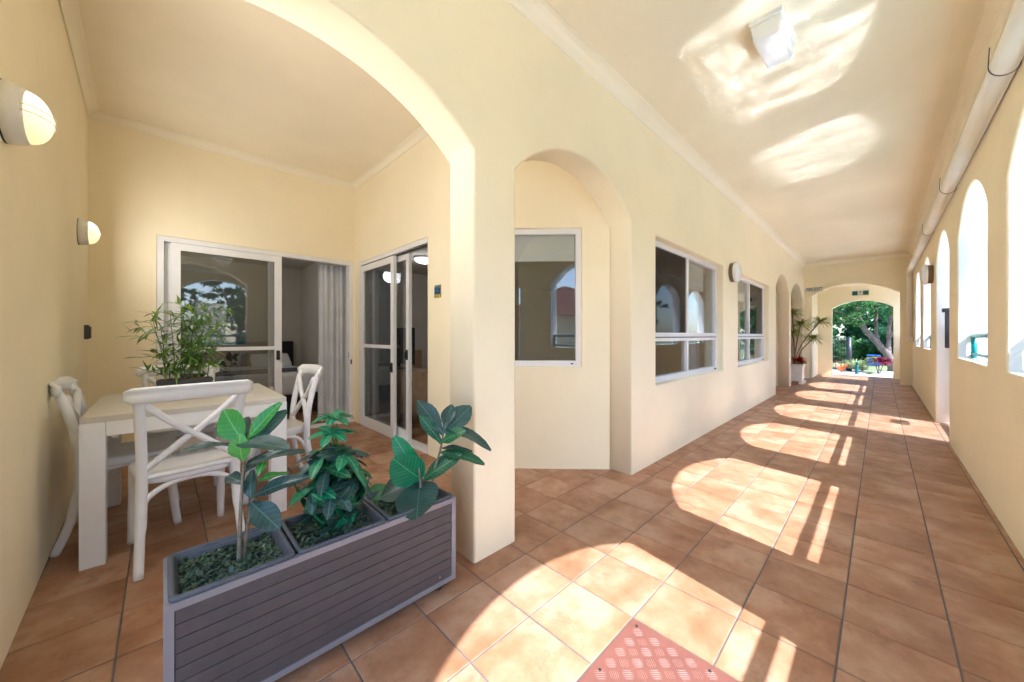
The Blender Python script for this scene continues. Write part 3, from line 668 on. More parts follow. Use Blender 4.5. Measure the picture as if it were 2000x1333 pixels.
def build_chair():
    t = obj('cross_back_chair', None)
    # seat
    b = BM(); n = 40; top = []; bot = []
    def outl(k):
        a = 2 * math.pi * k / n; c, s = math.cos(a), math.sin(a)
        x = math.copysign(abs(c) ** 0.45, c); y = math.copysign(abs(s) ** 0.45, s)
        wd = 0.205 + 0.022 * y
        return x * wd, y * 0.205 + 0.0
    rings = []
    for sc, z in ((0.93, 0.412), (0.985, 0.417), (1.0, 0.43), (1.0, 0.455), (0.97, 0.466), (0.90, 0.468), (0.6, 0.462)):
        rings.append([b.verts.new((outl(k)[0] * sc, outl(k)[1] * sc, z)) for k in range(n)])
    for r0, r1 in zip(rings, rings[1:]):
        for k in range(n): b.faces.new((r0[k], r0[(k + 1) % n], r1[(k + 1) % n], r1[k]))
    b.faces.new(list(reversed(rings[0]))); b.faces.new(rings[-1])
    obj('seat', b, 'resin', t, True)
    for s in (-1, 1):
        obj('leg', tube(BM(), spline([(s * 0.19, 0.165, 0.44), (s * 0.192, 0.172, 0.25), (s * 0.197, 0.20, 0.0)], 5), [0.023] * 4 + [0.021] * 4 + [0.019] * 3, 12), 'resin', t, True)
        pts = spline([(s * 0.205, -0.275, 0.0), (s * 0.197, -0.228, 0.14), (s * 0.19, -0.197, 0.30), (s * 0.187, -0.190, 0.45), (s * 0.190, -0.205, 0.62), (s * 0.200, -0.245, 0.80), (s * 0.206, -0.268, 0.862)], 4)
        obj('back_post', tube(BM(), pts, [0.019] * 6 + [0.023] * 8 + [0.0215] * 8 + [0.0195] * (len(pts) - 22), 12), 'resin', t, True)
        # crossing back bars
        pts = spline([(s * 0.182, -0.190, 0.487), (s * 0.06, -0.212, 0.60), (-s * 0.06, -0.226 - 0.004 * s, 0.70), (-s * 0.186, -0.240, 0.828)], 5)
        obj('cross_bar', tube(BM(), pts, 0.0165, 10), 'resin', t, True)
        # side bracket
        pts = spline([(s * 0.19, 0.168, 0.30), (s * 0.184, 0.12, 0.392), (s * 0.18, 0.0, 0.415), (s * 0.182, -0.13, 0.385), (s * 0.188, -0.188, 0.29)], 5)
        obj('bracket', tube(BM(), pts, 0.0135, 8), 'resin', t, True)
    for y0 in (0.168, -0.192):
        pts = spline([(-0.188, y0, 0.29), (-0.165, y0 * 0.99, 0.355), (-0.07, y0 * 0.96, 0.405), (0.07, y0 * 0.96, 0.405), (0.165, y0 * 0.99, 0.355), (0.188, y0, 0.29)], 5)
        obj('bracket', tube(BM(), pts, 0.0145, 8), 'resin', t, True)
    obj('seat_rail', tube(BM(), spline([(-0.185, -0.19, 0.455), (0, -0.197, 0.455), (0.185, -0.19, 0.455)], 5), 0.014, 8), 'resin', t, True)
    # curved top rail with scrolled section
    b = BM(); prof = []
    for k in range(14):
        a = 2 * math.pi * k / 14; prof.append((0.018 * math.cos(a) - 0.016 * (math.sin(a) > 0.5), 0.041 * math.sin(a)))
    rings = []; m = 18
    for i in range(m + 1):
        q = i / m * 2 - 1; x = q * 0.252; y = -0.235 - 0.05 * (1 - q * q) ; z = 0.872 + 0.006 * (1 - q * q)
        e = 1.0 if abs(q) < 0.94 else (0.9 if abs(q) < 0.97 else 0.62)
        rings.append([b.verts.new((x, y - 0.02 + p * e, z + r * e)) for p, r in prof])
    for r0, r1 in zip(rings, rings[1:]):
        for k in range(14): b.faces.new((r0[k], r0[(k + 1) % 14], r1[(k + 1) % 14], r1[k]))
    b.faces.new(list(reversed(rings[0]))); b.faces.new(rings[-1])
    bmesh.ops.recalc_face_normals(b, faces=b.faces)
    obj('top_rail', b, 'resin', t, True)
    return t
def dup(root):
    r = root.copy(); C.objects.link(r)
    for ch in list(root.children):
        c = ch.copy(); C.objects.link(c); c.parent = r
    return r
ch0 = build_chair()
for k, (x, y, rz, lab) in enumerate(((0.09, 2.745, R(6), 'white cross back chair nearest the planter, its back to the viewer'),
        (-0.135, 3.235, R(-90), 'white cross back chair squeezed between table and lamp wall'),
        (0.595, 3.255, R(92), 'white cross back chair on the side of the table facing the narrow door'),
        (0.10, 3.78, R(180), 'white cross back chair behind the bamboo pot, against the wide door'))):
    c = ch0 if k == 0 else dup(ch0)
    c.location = (x, y, 0); c.rotation_euler = (0, 0, rz); tag(c, lab, 'chair', 'dining chairs around the table')

# ------------------------------------------------------------------ plants
def leaf_mesh(L, W, shape='ovate', bend=0.25, fold=0.18, nu=7, wave=0.0):
    bm = BM(); rows = []
    for i in range(nu + 1):
        s = i / nu
        if shape == 'fiddle': w_ = W * (0.10 + 0.9 * math.sin(min(1, s * 1.02) ** 1.35 * math.pi) ** 0.55) if s < 0.99 else W * 0.12
        elif shape == 'round': w_ = W * math.sin(max(0.03, min(0.985, s)) * math.pi) ** 0.5
        elif shape == 'lance': w_ = W * (math.sin(max(0.04, min(0.99, s ** 0.8)) * math.pi) ** 0.9)
        else: w_ = W * math.sin(max(0.05, min(0.98, s ** 1.25)) * math.pi) ** 0.75
        y = L * s; z = -bend * L * s * s
        row = []
        for j in range(-2, 3):
            x = w_ / 2 * j / 2
            row.append(bm.verts.new((x, y, z + fold * abs(x) + wave * math.sin(s * 9 + j) * abs(j) * 0.5)))
        rows.append(row)
    for a, b in zip(rows, rows[1:]):
        for j in range(4): bm.faces.new((a[j], a[j + 1], b[j + 1], b[j]))
    me = bpy.data.meshes.new('leaf'); bm.to_mesh(me); bm.free()
    me.polygons.foreach_set('use_smooth', [True] * len(me.polygons)); return me
_lc = {}
def leaf(parent, base, direc, mat, L, W, shape='ovate', up=(0, 0, 1), bend=0.25, fold=0.18, name='leaf', wave=0.0):
    key = (shape, round(bend, 2), round(fold, 2), mat, round(L, 2), round(W, 2), round(wave, 3))
    if key not in _lc:
        _lc[key] = leaf_mesh(L, W, shape, bend, fold, wave=wave); _lc[key].materials.append(MAT[mat])
    y = Vector(direc).normalized(); u = Vector(up); x = y.cross(u)
    if x.length < 1e-3: x = y.cross(Vector((1, 0, 0.1)))
    x.normalize(); z = x.cross(y)
    o = bpy.data.objects.new(name, _lc[key]); C.objects.link(o); o.parent = parent
    o.matrix_local = Matrix(((x.x, y.x, z.x, base[0]), (x.y, y.y, z.y, base[1]), (x.z, y.z, z.z, base[2]), (0, 0, 0, 1)))
    return o
FW = Vector((math.cos(YAW), math.sin(YAW), 0)); RT = Vector((math.sin(YAW), -math.cos(YAW), 0)); UP = Vector((0, 0, 1))
TOV = -FW

# the long planter box
PLX, PLY, PLW, PLD, PLH = 0.0, 1.362, 0.965, 0.305, 0.418
t = thing('planter_box', 'long dark slatted planter box on castors standing in the terrace arch', 'planter', (PLX, PLY, 0))
MAT['board'] = plain('wood_plastic_board', lin(78, 72, 73), 0.6, 0.10, 18, bump=0.25, bscale=150)
f = BM(); a = 0.022
for x in (0, PLW - a):
    for y in (0, PLD - a): box(f, x, x + a, y, y + a, 0.045, PLH)
for z in (0.045, PLH - a):
    for y in (0, PLD - a): box(f, a, PLW - a, y + 0.0005, y + a - 0.0005, z + 0.0005, z + a - 0.0005)
    for x in (0, PLW - a): box(f, x + 0.0005, x + a - 0.0005, a, PLD - a, z + 0.0005, z + a - 0.0005)
obj('frame', f, 'alu', t)
nb = 8; bh = (PLH - 0.045 - 2 * a) / nb
long_me = bpy.data.meshes.new('board'); b_ = bx(a + 0.001, PLW - a - 0.001, 0.003, 0.016, 0.001, bh - 0.001, bev=0.0022); b_.to_mesh(long_me); b_.free(); long_me.materials.append(MAT['board'])
short_me = bpy.data.meshes.new('board'); b_ = bx(0.003, 0.016, a + 0.001, PLD - a - 0.001, 0.001, bh - 0.001, bev=0.0022); b_.to_mesh(short_me); b_.free(); short_me.materials.append(MAT['board'])
for k in range(nb):
    z = 0.045 + a + k * bh
    for me, off in ((long_me, (0, 0)), (long_me, (0, PLD - 0.019)), (short_me, (0, 0)), (short_me, (PLW - 0.019, 0))):
        obj('board', me, None, t, loc=(off[0], off[1], z))
obj('bottom_board', bx(a, PLW - a, a, PLD - a, 0.055, 0.065), 'board', t)
for x in (0.06, PLW - 0.06):
    for y in (0.05, PLD - 0.05):
        c_ = obj('castor', bx(x - 0.035, x + 0.035, y - 0.024, y + 0.024, 0.018, 0.045, bev=0.003), 'black_plastic', t)
        b = lathe(BM(), [(0.012, -0.011), (0.019, -0.011), (0.02, -0.006), (0.02, 0.006), (0.019, 0.011), (0.012, 0.011)], 16); b.transform(Matrix.Rotation(math.pi / 2, 4, 'X')); b.transform(Matrix.Translation((x, y, 0.02)))
        obj('wheel', b, 'black_plastic', c_, True)
obj('screw_head', bx(PLW - 0.088, PLW - 0.082, -0.001, 0.003, 0.085, 0.089), 'steel', t)

def ground_cover(parent, x0, x1, y0, y1, z, n, bare=None):
    bm = BM()
    for _ in range(n):
        x, y = random.uniform(x0, x1), random.uniform(y0, y1)
        if bare and bare(x, y): continue
        c = Vector((x, y, z + random.random() ** 1.5 * 0.022)); L = random.uniform(0.007, 0.012)
        d = Vector((random.gauss(0, 1), random.gauss(0, 1), random.uniform(-0.1, 0.7))).normalized(); s = d.cross(UP).normalized() * L * 0.62
        q = d * L; up = UP * 0.003
        v = [bm.verts.new(p) for p in (c - q, c - q * 0.2 + s, c + q * 0.5 + s * 0.8 + up, c + q + up * 0.5, c + q * 0.5 - s * 0.8 + up, c - q * 0.2 - s)]
        bm.faces.new(v)
    return stuff(obj('ground_cover', bm, 'cover_leaf', parent))
def inner_pot(k, label):
    pw = (PLW - 0.012) / 3; x0 = PLX + 0.006 + k * pw
    t = thing('potted_plant', label, 'potted plant', (x0 + pw / 2, PLY + PLD / 2, 0.07))
    hx, hy, H = pw / 2 - 0.003, PLD / 2 - 0.004, PLH - 0.07 + 0.012
    b = BM()
    def ring(x, y, z, r=0.018):
        vs = []
        for cx, cy, a0 in ((x - r, y - r, 0), (-x + r, y - r, 90), (-x + r, -y + r, 180), (x - r, -y + r, 270)):
            for q in (0, 30, 60, 90): vs.append(b.verts.new((cx + r * math.cos(R(a0 + q)), cy + r * math.sin(R(a0 + q)), z)))
        return vs
    rs = [ring(hx - 0.03, hy - 0.03, 0), ring(hx - 0.026, hy - 0.026, H - 0.03), ring(hx - 0.001, hy - 0.001, H - 0.012), ring(hx, hy, H - 0.003), ring(hx - 0.004, hy - 0.004, H), ring(hx - 0.012, hy - 0.012, H), ring(hx - 0.015, hy - 0.015, H - 0.004), ring(hx - 0.026, hy - 0.032, H - 0.07)]
    for r0, r1 in zip(rs, rs[1:]):
        for q in range(16): b.faces.new((r0[q], r0[(q + 1) % 16], r1[(q + 1) % 16], r1[q]))
    b.faces.new(list(reversed(rs[0])))
    obj('pot', b, 'pot', t, True)
    obj('soil', bx(-hx + 0.029, hx - 0.029, -hy + 0.029, hy - 0.029, H - 0.10, H - 0.046), 'soil', t)
    def bare(x, y): return (x - (-hx * 0.95)) * (1 if k else 9) + (y + hy) * 0.5 < 0.028 * (1 if k else 0.3) or random.random() < 0.02
    ground_cover(t, -hx + 0.03, hx - 0.03, -hy + 0.03, hy - 0.03, H - 0.044, 3000, bare)
    return t
def image_rel(t, px, py, d):           # a point at distance d along the viewing axis, relative to the thing
    r = (px - 1000) / 700; z = -(py - 656) / 700
    p = Vector((0, 0, 1.16)) + d * (FW + RT * r + UP * z)
    return p - Vector(t.location)
def leaves_by_list(t, rows, d, sc=1.04):
    for (bxp, byp, txp, typ, dd, wr, mat, shape, bend, tilt) in rows:
        b0 = image_rel(t, bxp, byp, d); b1 = image_rel(t, txp, typ, d + dd)
        v = b1 - b0; L = v.length
        o = leaf(t, b0, v + UP * bend * L * 0.5, mat, L * sc, L * wr * sc, shape, UP * tilt + TOV * (1 - tilt) + RT * random.uniform(-0.15, 0.15), bend, 0.22, wave=0.004)
p1 = inner_pot(0, 'two stemmed fiddle leaf plant in the planter section nearest the viewer')
d1 = 1.205
for pts in ([(466, 1092, 0), (470, 1000, 0), (474, 930, 0.0), (480, 866, 0.01)], [(474, 1085, 0.02), (484, 1020, 0.02), (497, 962, 0.03), (507, 905, 0.03)]):
    P_ = [image_rel(p1, x, y, d1 + dd) for x, y, dd in pts]; P_[0].z -= 0.03
    obj('stem', tube(BM(), spline(P_, 5), [0.0068 - 0.00025 * k for k in range(16)], 8), 'stem', p1, True)
leaves_by_list(p1, [
    (478, 866, 428, 806, 0.02, 0.62, 'leaf_bright', 'ovate', 0.15, 0.25),
    (480, 862, 543, 789, 0.03, 0.34, 'leaf_bright', 'ovate', 0.1, 0.45),
    (484, 868, 556, 804, 0.06, 0.42, 'leaf_dark', 'ovate', 0.1, 0.35),
    (478, 862, 458, 818, 0.09, 0.5, 'leaf_dark', 'ovate', 0.2, 0.4),
    (476, 872, 346, 872, -0.07, 0.26, 'leaf_dark', 'fiddle', 0.3, 0.85),
    (462, 868, 552, 868, -0.10, 0.30, 'leaf_dark', 'fiddle', 0.15, 0.75),
    (474, 900, 460, 862, -0.04, 0.75, 'leaf_bright', 'ovate', 0.3, 0.4),
    (478, 910, 582, 876, 0.0, 0.25, 'leaf_dark', 'fiddle', 0.2, 0.75),
    (478, 925, 520, 880, 0.08, 0.5, 'leaf_dark', 'ovate', 0.2, 0.5),
    (500, 940, 560, 922, 0.06, 0.38, 'leaf_bright', 'ovate', 0.15, 0.6),
    (505, 930, 515, 897, 0.03, 0.5, 'leaf_bright', 'ovate', 0.2, 0.4),
    (492, 972, 586, 932, 0.0, 0.32, 'leaf_dark', 'ovate', 0.25, 0.55),
    (490, 978, 484, 920, 0.03, 0.5, 'leaf_dark', 'ovate', 0.2, 0.3),
    (476, 945, 436, 930, 0.03, 0.45, 'leaf_dark', 'ovate', 0.25, 0.6),
    (490, 982, 530, 1030, -0.05, 0.60, 'leaf_dark', 'ovate', 0.35, 0.55)], d1)
p2 = inner_pot(1, 'bushy umbrella leaf plant in the middle section of the planter')
rs_ = random.Random(3)
for k in range(5):
    a = k * 1.26 + 0.4; top = Vector((0.03 * math.cos(a), 0.03 * math.sin(a), 0.0))
    obj('stem', tube(BM(), spline([(0.02 * math.cos(a), 0.02 * math.sin(a), 0.27), (0.025 * math.cos(a + 1), 0.025 * math.sin(a + 1), 0.42), (0.015 * math.cos(a), 0.015 * math.sin(a), 0.62 + 0.03 * k)], 4), 0.004, 6), 'green_stem', p2, True)
nodes = []
for z, rad, n in ((0.40, 0.055, 3), (0.46, 0.085, 5), (0.52, 0.085, 6), (0.57, 0.07, 5), (0.63, 0.055, 4), (0.70, 0.035, 2), (0.755, 0.012, 2)):
    for k in range(n):
        a = 2 * math.pi * (k + rs_.random() * 0.6) / n; nodes.append((rad * math.cos(a), rad * math.sin(a), z + rs_.uniform(-0.015, 0.015)))
for (x, y, z) in nodes:
    hi = z > 0.66; axis = Vector((x * 4, y * 4, 0.55 if z > 0.5 else -0.15)).normalized()
    obj('petiole', tube(BM(), spline([(x * 0.15, y * 0.15, z - 0.06), (x * 0.6, y * 0.6, z - 0.012), (x, y, z)], 3), 0.0022, 5), 'green_stem', p2, True)
    m = rs_.choice((5, 6, 6))
    e1 = axis.orthogonal().normalized(); e2 = axis.cross(e1)
    for q in range(m):
        b = 2 * math.pi * q / m + rs_.random() * 0.4
        dv = e1 * math.cos(b) + e2 * math.sin(b) + axis * rs_.uniform(0.05, 0.35) + UP * (-0.25 if z < 0.55 else 0.0)
        mt = 'leaf_emerald' if hi or rs_.random() < 0.28 else ('leaf_mid' if rs_.random() < 0.35 else 'leaf_dark')
        leaf(p2, (x, y, z), dv, mt, 0.078 if hi else 0.098, 0.038 if hi else 0.041, 'fiddle', axis, 0.3, 0.25)
p3 = inner_pot(2, 'rubber plant with big round leaves in the planter section beside the pillar')
d3 = 1.66
for pts in ([(838, 965, 0), (847, 925, 0), (860, 880, 0.0), (866, 845, 0.01)], [(822, 962, -0.02), (821, 945, -0.03), (818, 915, -0.03)]):
    P_ = [image_rel(p3, x, y, d3 + dd) for x, y, dd in pts]; P_[0].z -= 0.05
    n_ = (len(P_) - 1) * 5 + 1
    obj('stem', tube(BM(), spline(P_, 5), [0.006 - 0.002 * k / n_ for k in range(n_)], 8), 'stem', p3, True)
leaves_by_list(p3, [
    (866, 848, 822, 794, 0.02, 0.42, 'leaf_dark', 'ovate', 0.15, 0.45),
    (868, 846, 912, 802, 0.05, 0.62, 'leaf_dark', 'ovate', 0.1, 0.35),
    (870, 840, 938, 858, -0.04, 0.40, 'leaf_dark', 'fiddle', 0.5, 0.8),
    (868, 838, 880, 797, 0.06, 0.55, 'leaf_dark', 'ovate', 0.1, 0.3),
    (862, 866, 828, 822, -0.03, 0.38, 'leaf_mid', 'ovate', 0.15, 0.6),
    (862, 864, 896, 846, -0.06, 0.5, 'leaf_mid', 'ovate', 0.15, 0.5),
    (858, 876, 912, 878, 0.03, 0.30, 'leaf_dark', 'fiddle', 0.15, 0.8),
    (856, 884, 928, 896, -0.03, 0.34, 'leaf_mid', 'fiddle', 0.3, 0.75),
    (826, 938, 886, 896, -0.03, 0.42, 'leaf_mid', 'fiddle', 0.1, 0.6),
    (820, 930, 775, 868, 0.0, 0.42, 'leaf_emerald', 'round', 0.1, 0.35),
    (822, 936, 776, 908, -0.06, 0.95, 'leaf_emerald', 'round', 0.1, 0.25),
    (820, 938, 755, 965, -0.03, 0.72, 'leaf_dark', 'round', 0.2, 0.6),
    (820, 944, 814, 1000, -0.165, 0.9, 'leaf_dark', 'round', 0.05, 0.1),
    (762, 962, 712, 972, 0.03, 0.62, 'leaf_mid', 'round', 0.15, 0.6)], d3, 1.2)

# bamboo on the table
t = thing('potted_bamboo', 'leafy green bamboo in a dark rectangular pot on the dining table', 'potted plant', (0.115, 3.48, 0.752))
b = bx(-0.15, 0.15, -0.055, 0.055, 0, 0.10, bev=0.008)
for v_ in b.verts:
    if v_.co.z < 0.05: v_.co.x *= 0.93; v_.co.y *= 0.9
pt = obj('pot', b, plain('charcoal_pot', lin(62, 66, 72), 0.6, 0.1, 25), t)
obj('soil', bx(-0.135, 0.135, -0.042, 0.042, 0.095, 0.103), 'soil', pt)
rb = random.Random(11)
todo = []
for k in range(15):
    x, y = rb.uniform(-0.12, 0.12), rb.uniform(-0.03, 0.03); lean = Vector((rb.uniform(-0.09, 0.10) + x * 0.5, rb.uniform(-0.12, 0.12), 0)); h = rb.uniform(0.36, 0.56)
    P_ = spline([(x, y, 0.09), (x + lean.x * 0.25, y + lean.y * 0.25, 0.09 + h * 0.4), (x + lean.x, y + lean.y, 0.09 + h)], 6)
    obj('cane', tube(BM(), P_, [0.0042 - 0.0002 * i for i in range(len(P_))], 6), 'green_stem', t, True)
    for i in range(2, 13):
        if rb.random() < 0.1: continue
        base = P_[i]; a = rb.uniform(0, 2 * math.pi); br = Vector((math.cos(a), math.sin(a), rb.uniform(-0.2, 0.5))) * rb.uniform(0.02, 0.12)
        tip = base + br
        obj('twig', tube(BM(), [base, base + br * 0.5 + UP * 0.004, tip], 0.0013, 4), 'green_stem', t)
        for q in range(rb.choice((4, 5))):
            dv = br.normalized() * 0.8 + Vector((rb.gauss(0, 0.6), rb.gauss(0, 0.6), rb.gauss(0.05, 0.4)))
            todo.append((tip - br * 0.12 * q, dv, rb.choice((0.08, 0.095, 0.115))))
rb.shuffle(todo)
for p, dv, L in todo[:300]: leaf(t, p, dv, 'bamboo_leaf', L, 0.019, 'lance', UP, 0.2, 0.3)
bm = BM()
for p, dv, L in todo[300:]:
    d = Vector(dv).normalized(); sd = d.cross(UP).normalized() * 0.0085
    bm.faces.new([bm.verts.new(q) for q in (p, p + d * L * 0.4 + sd, p + d * L, p + d * L * 0.4 - sd)])
stuff(obj('fine_foliage', bm, 'bamboo_leaf', t))

# ------------------------------------------------------------------ bedroom and living room beyond the doors
t = thing('bed', 'low bed with white linen and dark base beyond the open terrace door', 'bed', (1.05, 6.0, 0))
obj('base', bx(-0.72, 0.70, 0.05, 2.1, 0.03, 0.32), 'dark_fabric', t)
b = bx(-0.75, 0.73, 0.0, 2.1, 0.29, 0.60, bev=0.06)
obj('mattress', b, 'linen', t, True)
obj('headboard', bx(-0.8, 0.8, 2.1, 2.18, 0.1, 1.05, bev=0.02), 'dark_fabric', t)
obj('blanket', bx(-0.77, 0.75, 0.35, 1.0, 0.585, 0.615, bev=0.01), plain('grey_blanket', (0.1, 0.1, 0.11), 0.95, 0.2, 60), t)
tag(obj('pillow', bx(-0.3, 0.3, -0.2, 0.2, -0.07, 0.07, bev=0.06), 'linen', smooth=True, loc=(1.4, 7.7, 0.69), rot=(R(30), 0, 0)), 'white pillow on the bed beyond the open door', 'pillow')
tag(obj('armchair', bx(-0.3, 0.3, -0.3, 0.3, 0.02, 0.55, bev=0.08), 'dark_fabric', smooth=True, loc=(0.25, 5.75, 0)), 'dark upholstered seat at the foot of the bed behind the glass', 'chair')

t = thing('sideboard', 'pale oak sideboard with fluted rounded end seen through the narrow door', 'sideboard', (2.36, 4.55, 0))
b = BM(); pts = []
for cx, cy, a0 in ((0.08, 0.45, 0), (-0.08, 0.45, 90), (-0.08, -0.35, 180), (0.08, -0.35, 270)):
    for q in range(0, 91, 15): pts.append((cx + 0.13 * math.cos(R(a0 + q)), cy + 0.13 * math.sin(R(a0 + q))))
def prism(pts, z0, z1, sc=1.0):
    b = BM(); lo = [b.verts.new((x * sc, y * sc, z0)) for x, y in pts]; hi = [b.verts.new((x * sc, y * sc, z1)) for x, y in pts]; n = len(pts)
    b.faces.new(list(reversed(lo))); b.faces.new(hi)
    for k in range(n): b.faces.new((lo[k], lo[(k + 1) % n], hi[(k + 1) % n], hi[k]))
    return b
b.free()
obj('body', prism(pts, 0.18, 0.68), 'cabinet_wood', t); obj('top', prism(pts, 0.68, 0.705, 1.04), 'cabinet_wood', t)
for k in range(26):
    q = math.pi + math.pi * k / 25; 
    x = (0.08 if k > 12 else -0.08) + 0.131 * math.cos(q); y = -0.35 + 0.131 * math.sin(q)
    obj('flute', tube(BM(), [(x, y, 0.185), (x, y, 0.675)], 0.008, 6), 'cabinet_wood', t, True)
for x in (-0.13, 0.13):
    for y in (-0.33, 0.43): obj('leg', tube(BM(), [(x, y, 0.18), (x * 1.1, y * 1.04, 0)], [0.02, 0.012], 8), 'cabinet_wood', t, True)
t = thing('television', 'dark flat television standing on the oak sideboard', 'television', (2.36, 4.70, 0.705))
obj('screen', bx(-0.02, 0.02, -0.42, 0.42, 0.07, 0.56, bev=0.004), 'black_plastic', t); obj('stand', bx(-0.08, 0.08, -0.15, 0.15, 0, 0.012), 'black_plastic', t); obj('neck', bx(-0.012, 0.012, -0.03, 0.03, 0.012, 0.08), 'black_plastic', t)
t = thing('rattan_chair', 'light wooden framed chair at the far side of the living room', 'chair', (3.4, 5.7, 0), R(30))
obj('seat', bx(-0.25, 0.25, -0.25, 0.25, 0.40, 0.44, bev=0.01), 'cabinet_wood', t); obj('backrest', bx(-0.25, 0.25, 0.23, 0.27, 0.55, 0.9, bev=0.01), 'cabinet_wood', t)
for x in (-0.23, 0.23):
    for y in (-0.23, 0.24): obj('leg', tube(BM(), [(x, y, 0), (x, y, 0.9 if y > 0 else 0.40)], 0.016, 8), 'cabinet_wood', t, True)
MAT['lit_dome'] = emis('lit_dome', (1, 0.95, 0.86, 1), 0.9)
for x, y, lab in ((0.62, 6.6, 'lit dome light on the bedroom ceiling behind the glass'), (3.2, 5.45, 'lit dome light on the living room ceiling beyond the narrow door')):
    t = thing('ceiling_light', lab, 'lamp', (x, y, 2.5))
    obj('rim', lathe(BM(), [(0.17, 0.0), (0.175, -0.012), (0.165, -0.03), (0.14, -0.03)], 28), 'white_lamp', t, True)
    obj('dome', lathe(BM(), [(0.16, -0.025), (0.15, -0.055), (0.12, -0.082), (0.07, -0.10), (0.005, -0.106)], 28), 'lit_dome', t, True)
    ld = bpy.data.lights.new('room_bulb', 'POINT'); ld.energy = 1.8; ld.color = (1, 0.9, 0.76); ld.shadow_soft_size = 0.12
    lo = bpy.data.objects.new('room_bulb', ld); C.objects.link(lo); lo.parent = t; lo.location = (0, 0, -0.2)
t = thing('wall_aircon', 'white air conditioner high on the living room wall', 'air conditioner', (3.0, 7.0, 2.1))
obj('body', bx(-0.42, 0.42, -0.2, 0, -0.13, 0.13, bev=0.03), 'white_lamp', t); obj('louvre', bx(-0.38, 0.38, -0.205, -0.15, -0.14, -0.12), 'white_lamp', t)

# ------------------------------------------------------------------ potted dracaena by the far arches
def tuft(parent, c, n, L, mat, droop=0.6, spread=1.0, wid=0.02, up0=0.3, name='leaf_tuft', rnd=random):
    bm = BM()
    for _ in range(n):
        a = rnd.uniform(0, 2 * math.pi); el = rnd.uniform(-0.35, 1.0) * spread + up0
        d = Vector((math.cos(a), math.sin(a), el)).normalized(); l = L * rnd.uniform(0.7, 1.1); s = d.cross(UP).normalized()
        prev = None; p = Vector(c)
        for k in range(6):
            q = k / 5; wq = wid * (1 - q ** 2) * (0.55 + 0.9 * min(q * 3, 1)) + 0.0008
            pos = p + d * l * q + Vector((0, 0, -droop * l * q * q * 0.6))
            cur = (bm.verts.new(pos - s * wq), bm.verts.new(pos + UP * wq * 0.2), bm.verts.new(pos + s * wq))
            if prev:
                bm.faces.new((prev[0], prev[1], cur[1], cur[0])); bm.faces.new((prev[1], prev[2], cur[2], cur[1]))
            prev = cur
    return obj(name, bm, mat, parent, True)
t = thing('potted_dracaena', 'spiky dracaena with red bromeliads in a white footed pot under the far side arch', 'potted plant', (11.02, 1.45, 0))
MAT['pot_white'] = plain('chalky_white_pot', lin(228, 222, 210), 0.85, 0.08, 14, bump=0.3)
b = bx(-0.17, 0.17, -0.17, 0.17, 0.07, 0.47, bev=0.012)
for v_ in b.verts:
    if v_.co.z < 0.2: v_.co.x *= 0.88; v_.co.y *= 0.88
pt = obj('pot', b, 'pot_white', t); obj('rim', bx(-0.185, 0.185, -0.185, 0.185, 0.43, 0.48, bev=0.01), 'pot_white', pt)
for sx in (-1, 1):
    for sy in (-1, 1): obj('foot', bx(sx * 0.14 - 0.05, sx * 0.14 + 0.05, sy * 0.14 - 0.05, sy * 0.14 + 0.05, 0, 0.08, bev=0.02), 'pot_white', pt)
rp = random.Random(5)
for tip in ((0.05, -0.10, 1.42), (0.55, -0.42, 1.50), (-0.12, 0.02, 1.20), (0.42, -0.30, 1.08), (-0.02, 0.05, 1.70)):
    obj('stem', tube(BM(), spline([(rp.uniform(-0.05, 0.05), rp.uniform(-0.05, 0.05), 0.45), (tip[0] * 0.35, tip[1] * 0.35, 0.45 + (tip[2] - 0.45) * 0.55), tip], 5), 0.013, 7), 'stem', t, True)
    tuft(t, tip, 85, 0.40, 'palm_leaf', 0.7, 1.0, 0.0095, 0.25, rnd=rp)
tuft(t, (-0.03, -0.07, 0.56), 40, 0.26, 'scarlet_leaf', 0.4, 0.8, 0.026, 0.3, 'bromeliad', rp)
tuft(t, (0.08, -0.10, 0.50), 26, 0.2, 'red_leaf', 0.3, 0.6, 0.02, 0.4, 'bromeliad', rp)
tuft(t, (-0.08, -0.12, 0.48), 26, 0.19, 'yellow_leaf', 0.4, 0.6, 0.018, 0.3, 'bromeliad', rp)

# ------------------------------------------------------------------ garden beyond the far arch
struct(obj('garden_path', bx(14.3, 17.0, -3.0, 6.0, -0.12, -0.012), plain('garden_paving', lin(176, 172, 164), 0.9, 0.25, 2.5, bump=0.4)))
def leaf_cloud(bm, c, rad, n, size, rnd, shell=0.5):
    c = Vector(c)
    for _ in range(n):
        v = Vector((rnd.gauss(0, 1), rnd.gauss(0, 1), rnd.gauss(0, 1))).normalized() * (shell + (1 - shell) * rnd.random())
        p = c + Vector((v.x * rad[0], v.y * rad[1], v.z * rad[2]))
        d = Vector((rnd.gauss(0, 1), rnd.gauss(0, 1), rnd.gauss(-0.2, 0.6))).normalized(); s = d.cross(Vector((rnd.gauss(0, 0.4), rnd.gauss(0, 0.4), 1))).normalized()
        l = size * rnd.uniform(0.7, 1.3)
        q = [bm.verts.new(p - d * l), bm.verts.new(p + s * l * 0.42), bm.verts.new(p + d * l), bm.verts.new(p - s * l * 0.42)]
        bm.faces.new(q)
def clumped(bm, c, rad, clumps, per, size, rnd, cs=0.3):
    for _ in range(clumps):
        v = Vector((rnd.gauss(0, 1), rnd.gauss(0, 1), rnd.gauss(0, 1))).normalized() * rnd.uniform(0.35, 1.0)
        cc_ = (c[0] + v.x * rad[0], c[1] + v.y * rad[1], c[2] + v.z * rad[2]); k = rnd.uniform(0.6, 1.2) * cs
        leaf_cloud(bm, cc_, (k, k, k * 0.55), per, size, rnd, 0.1)
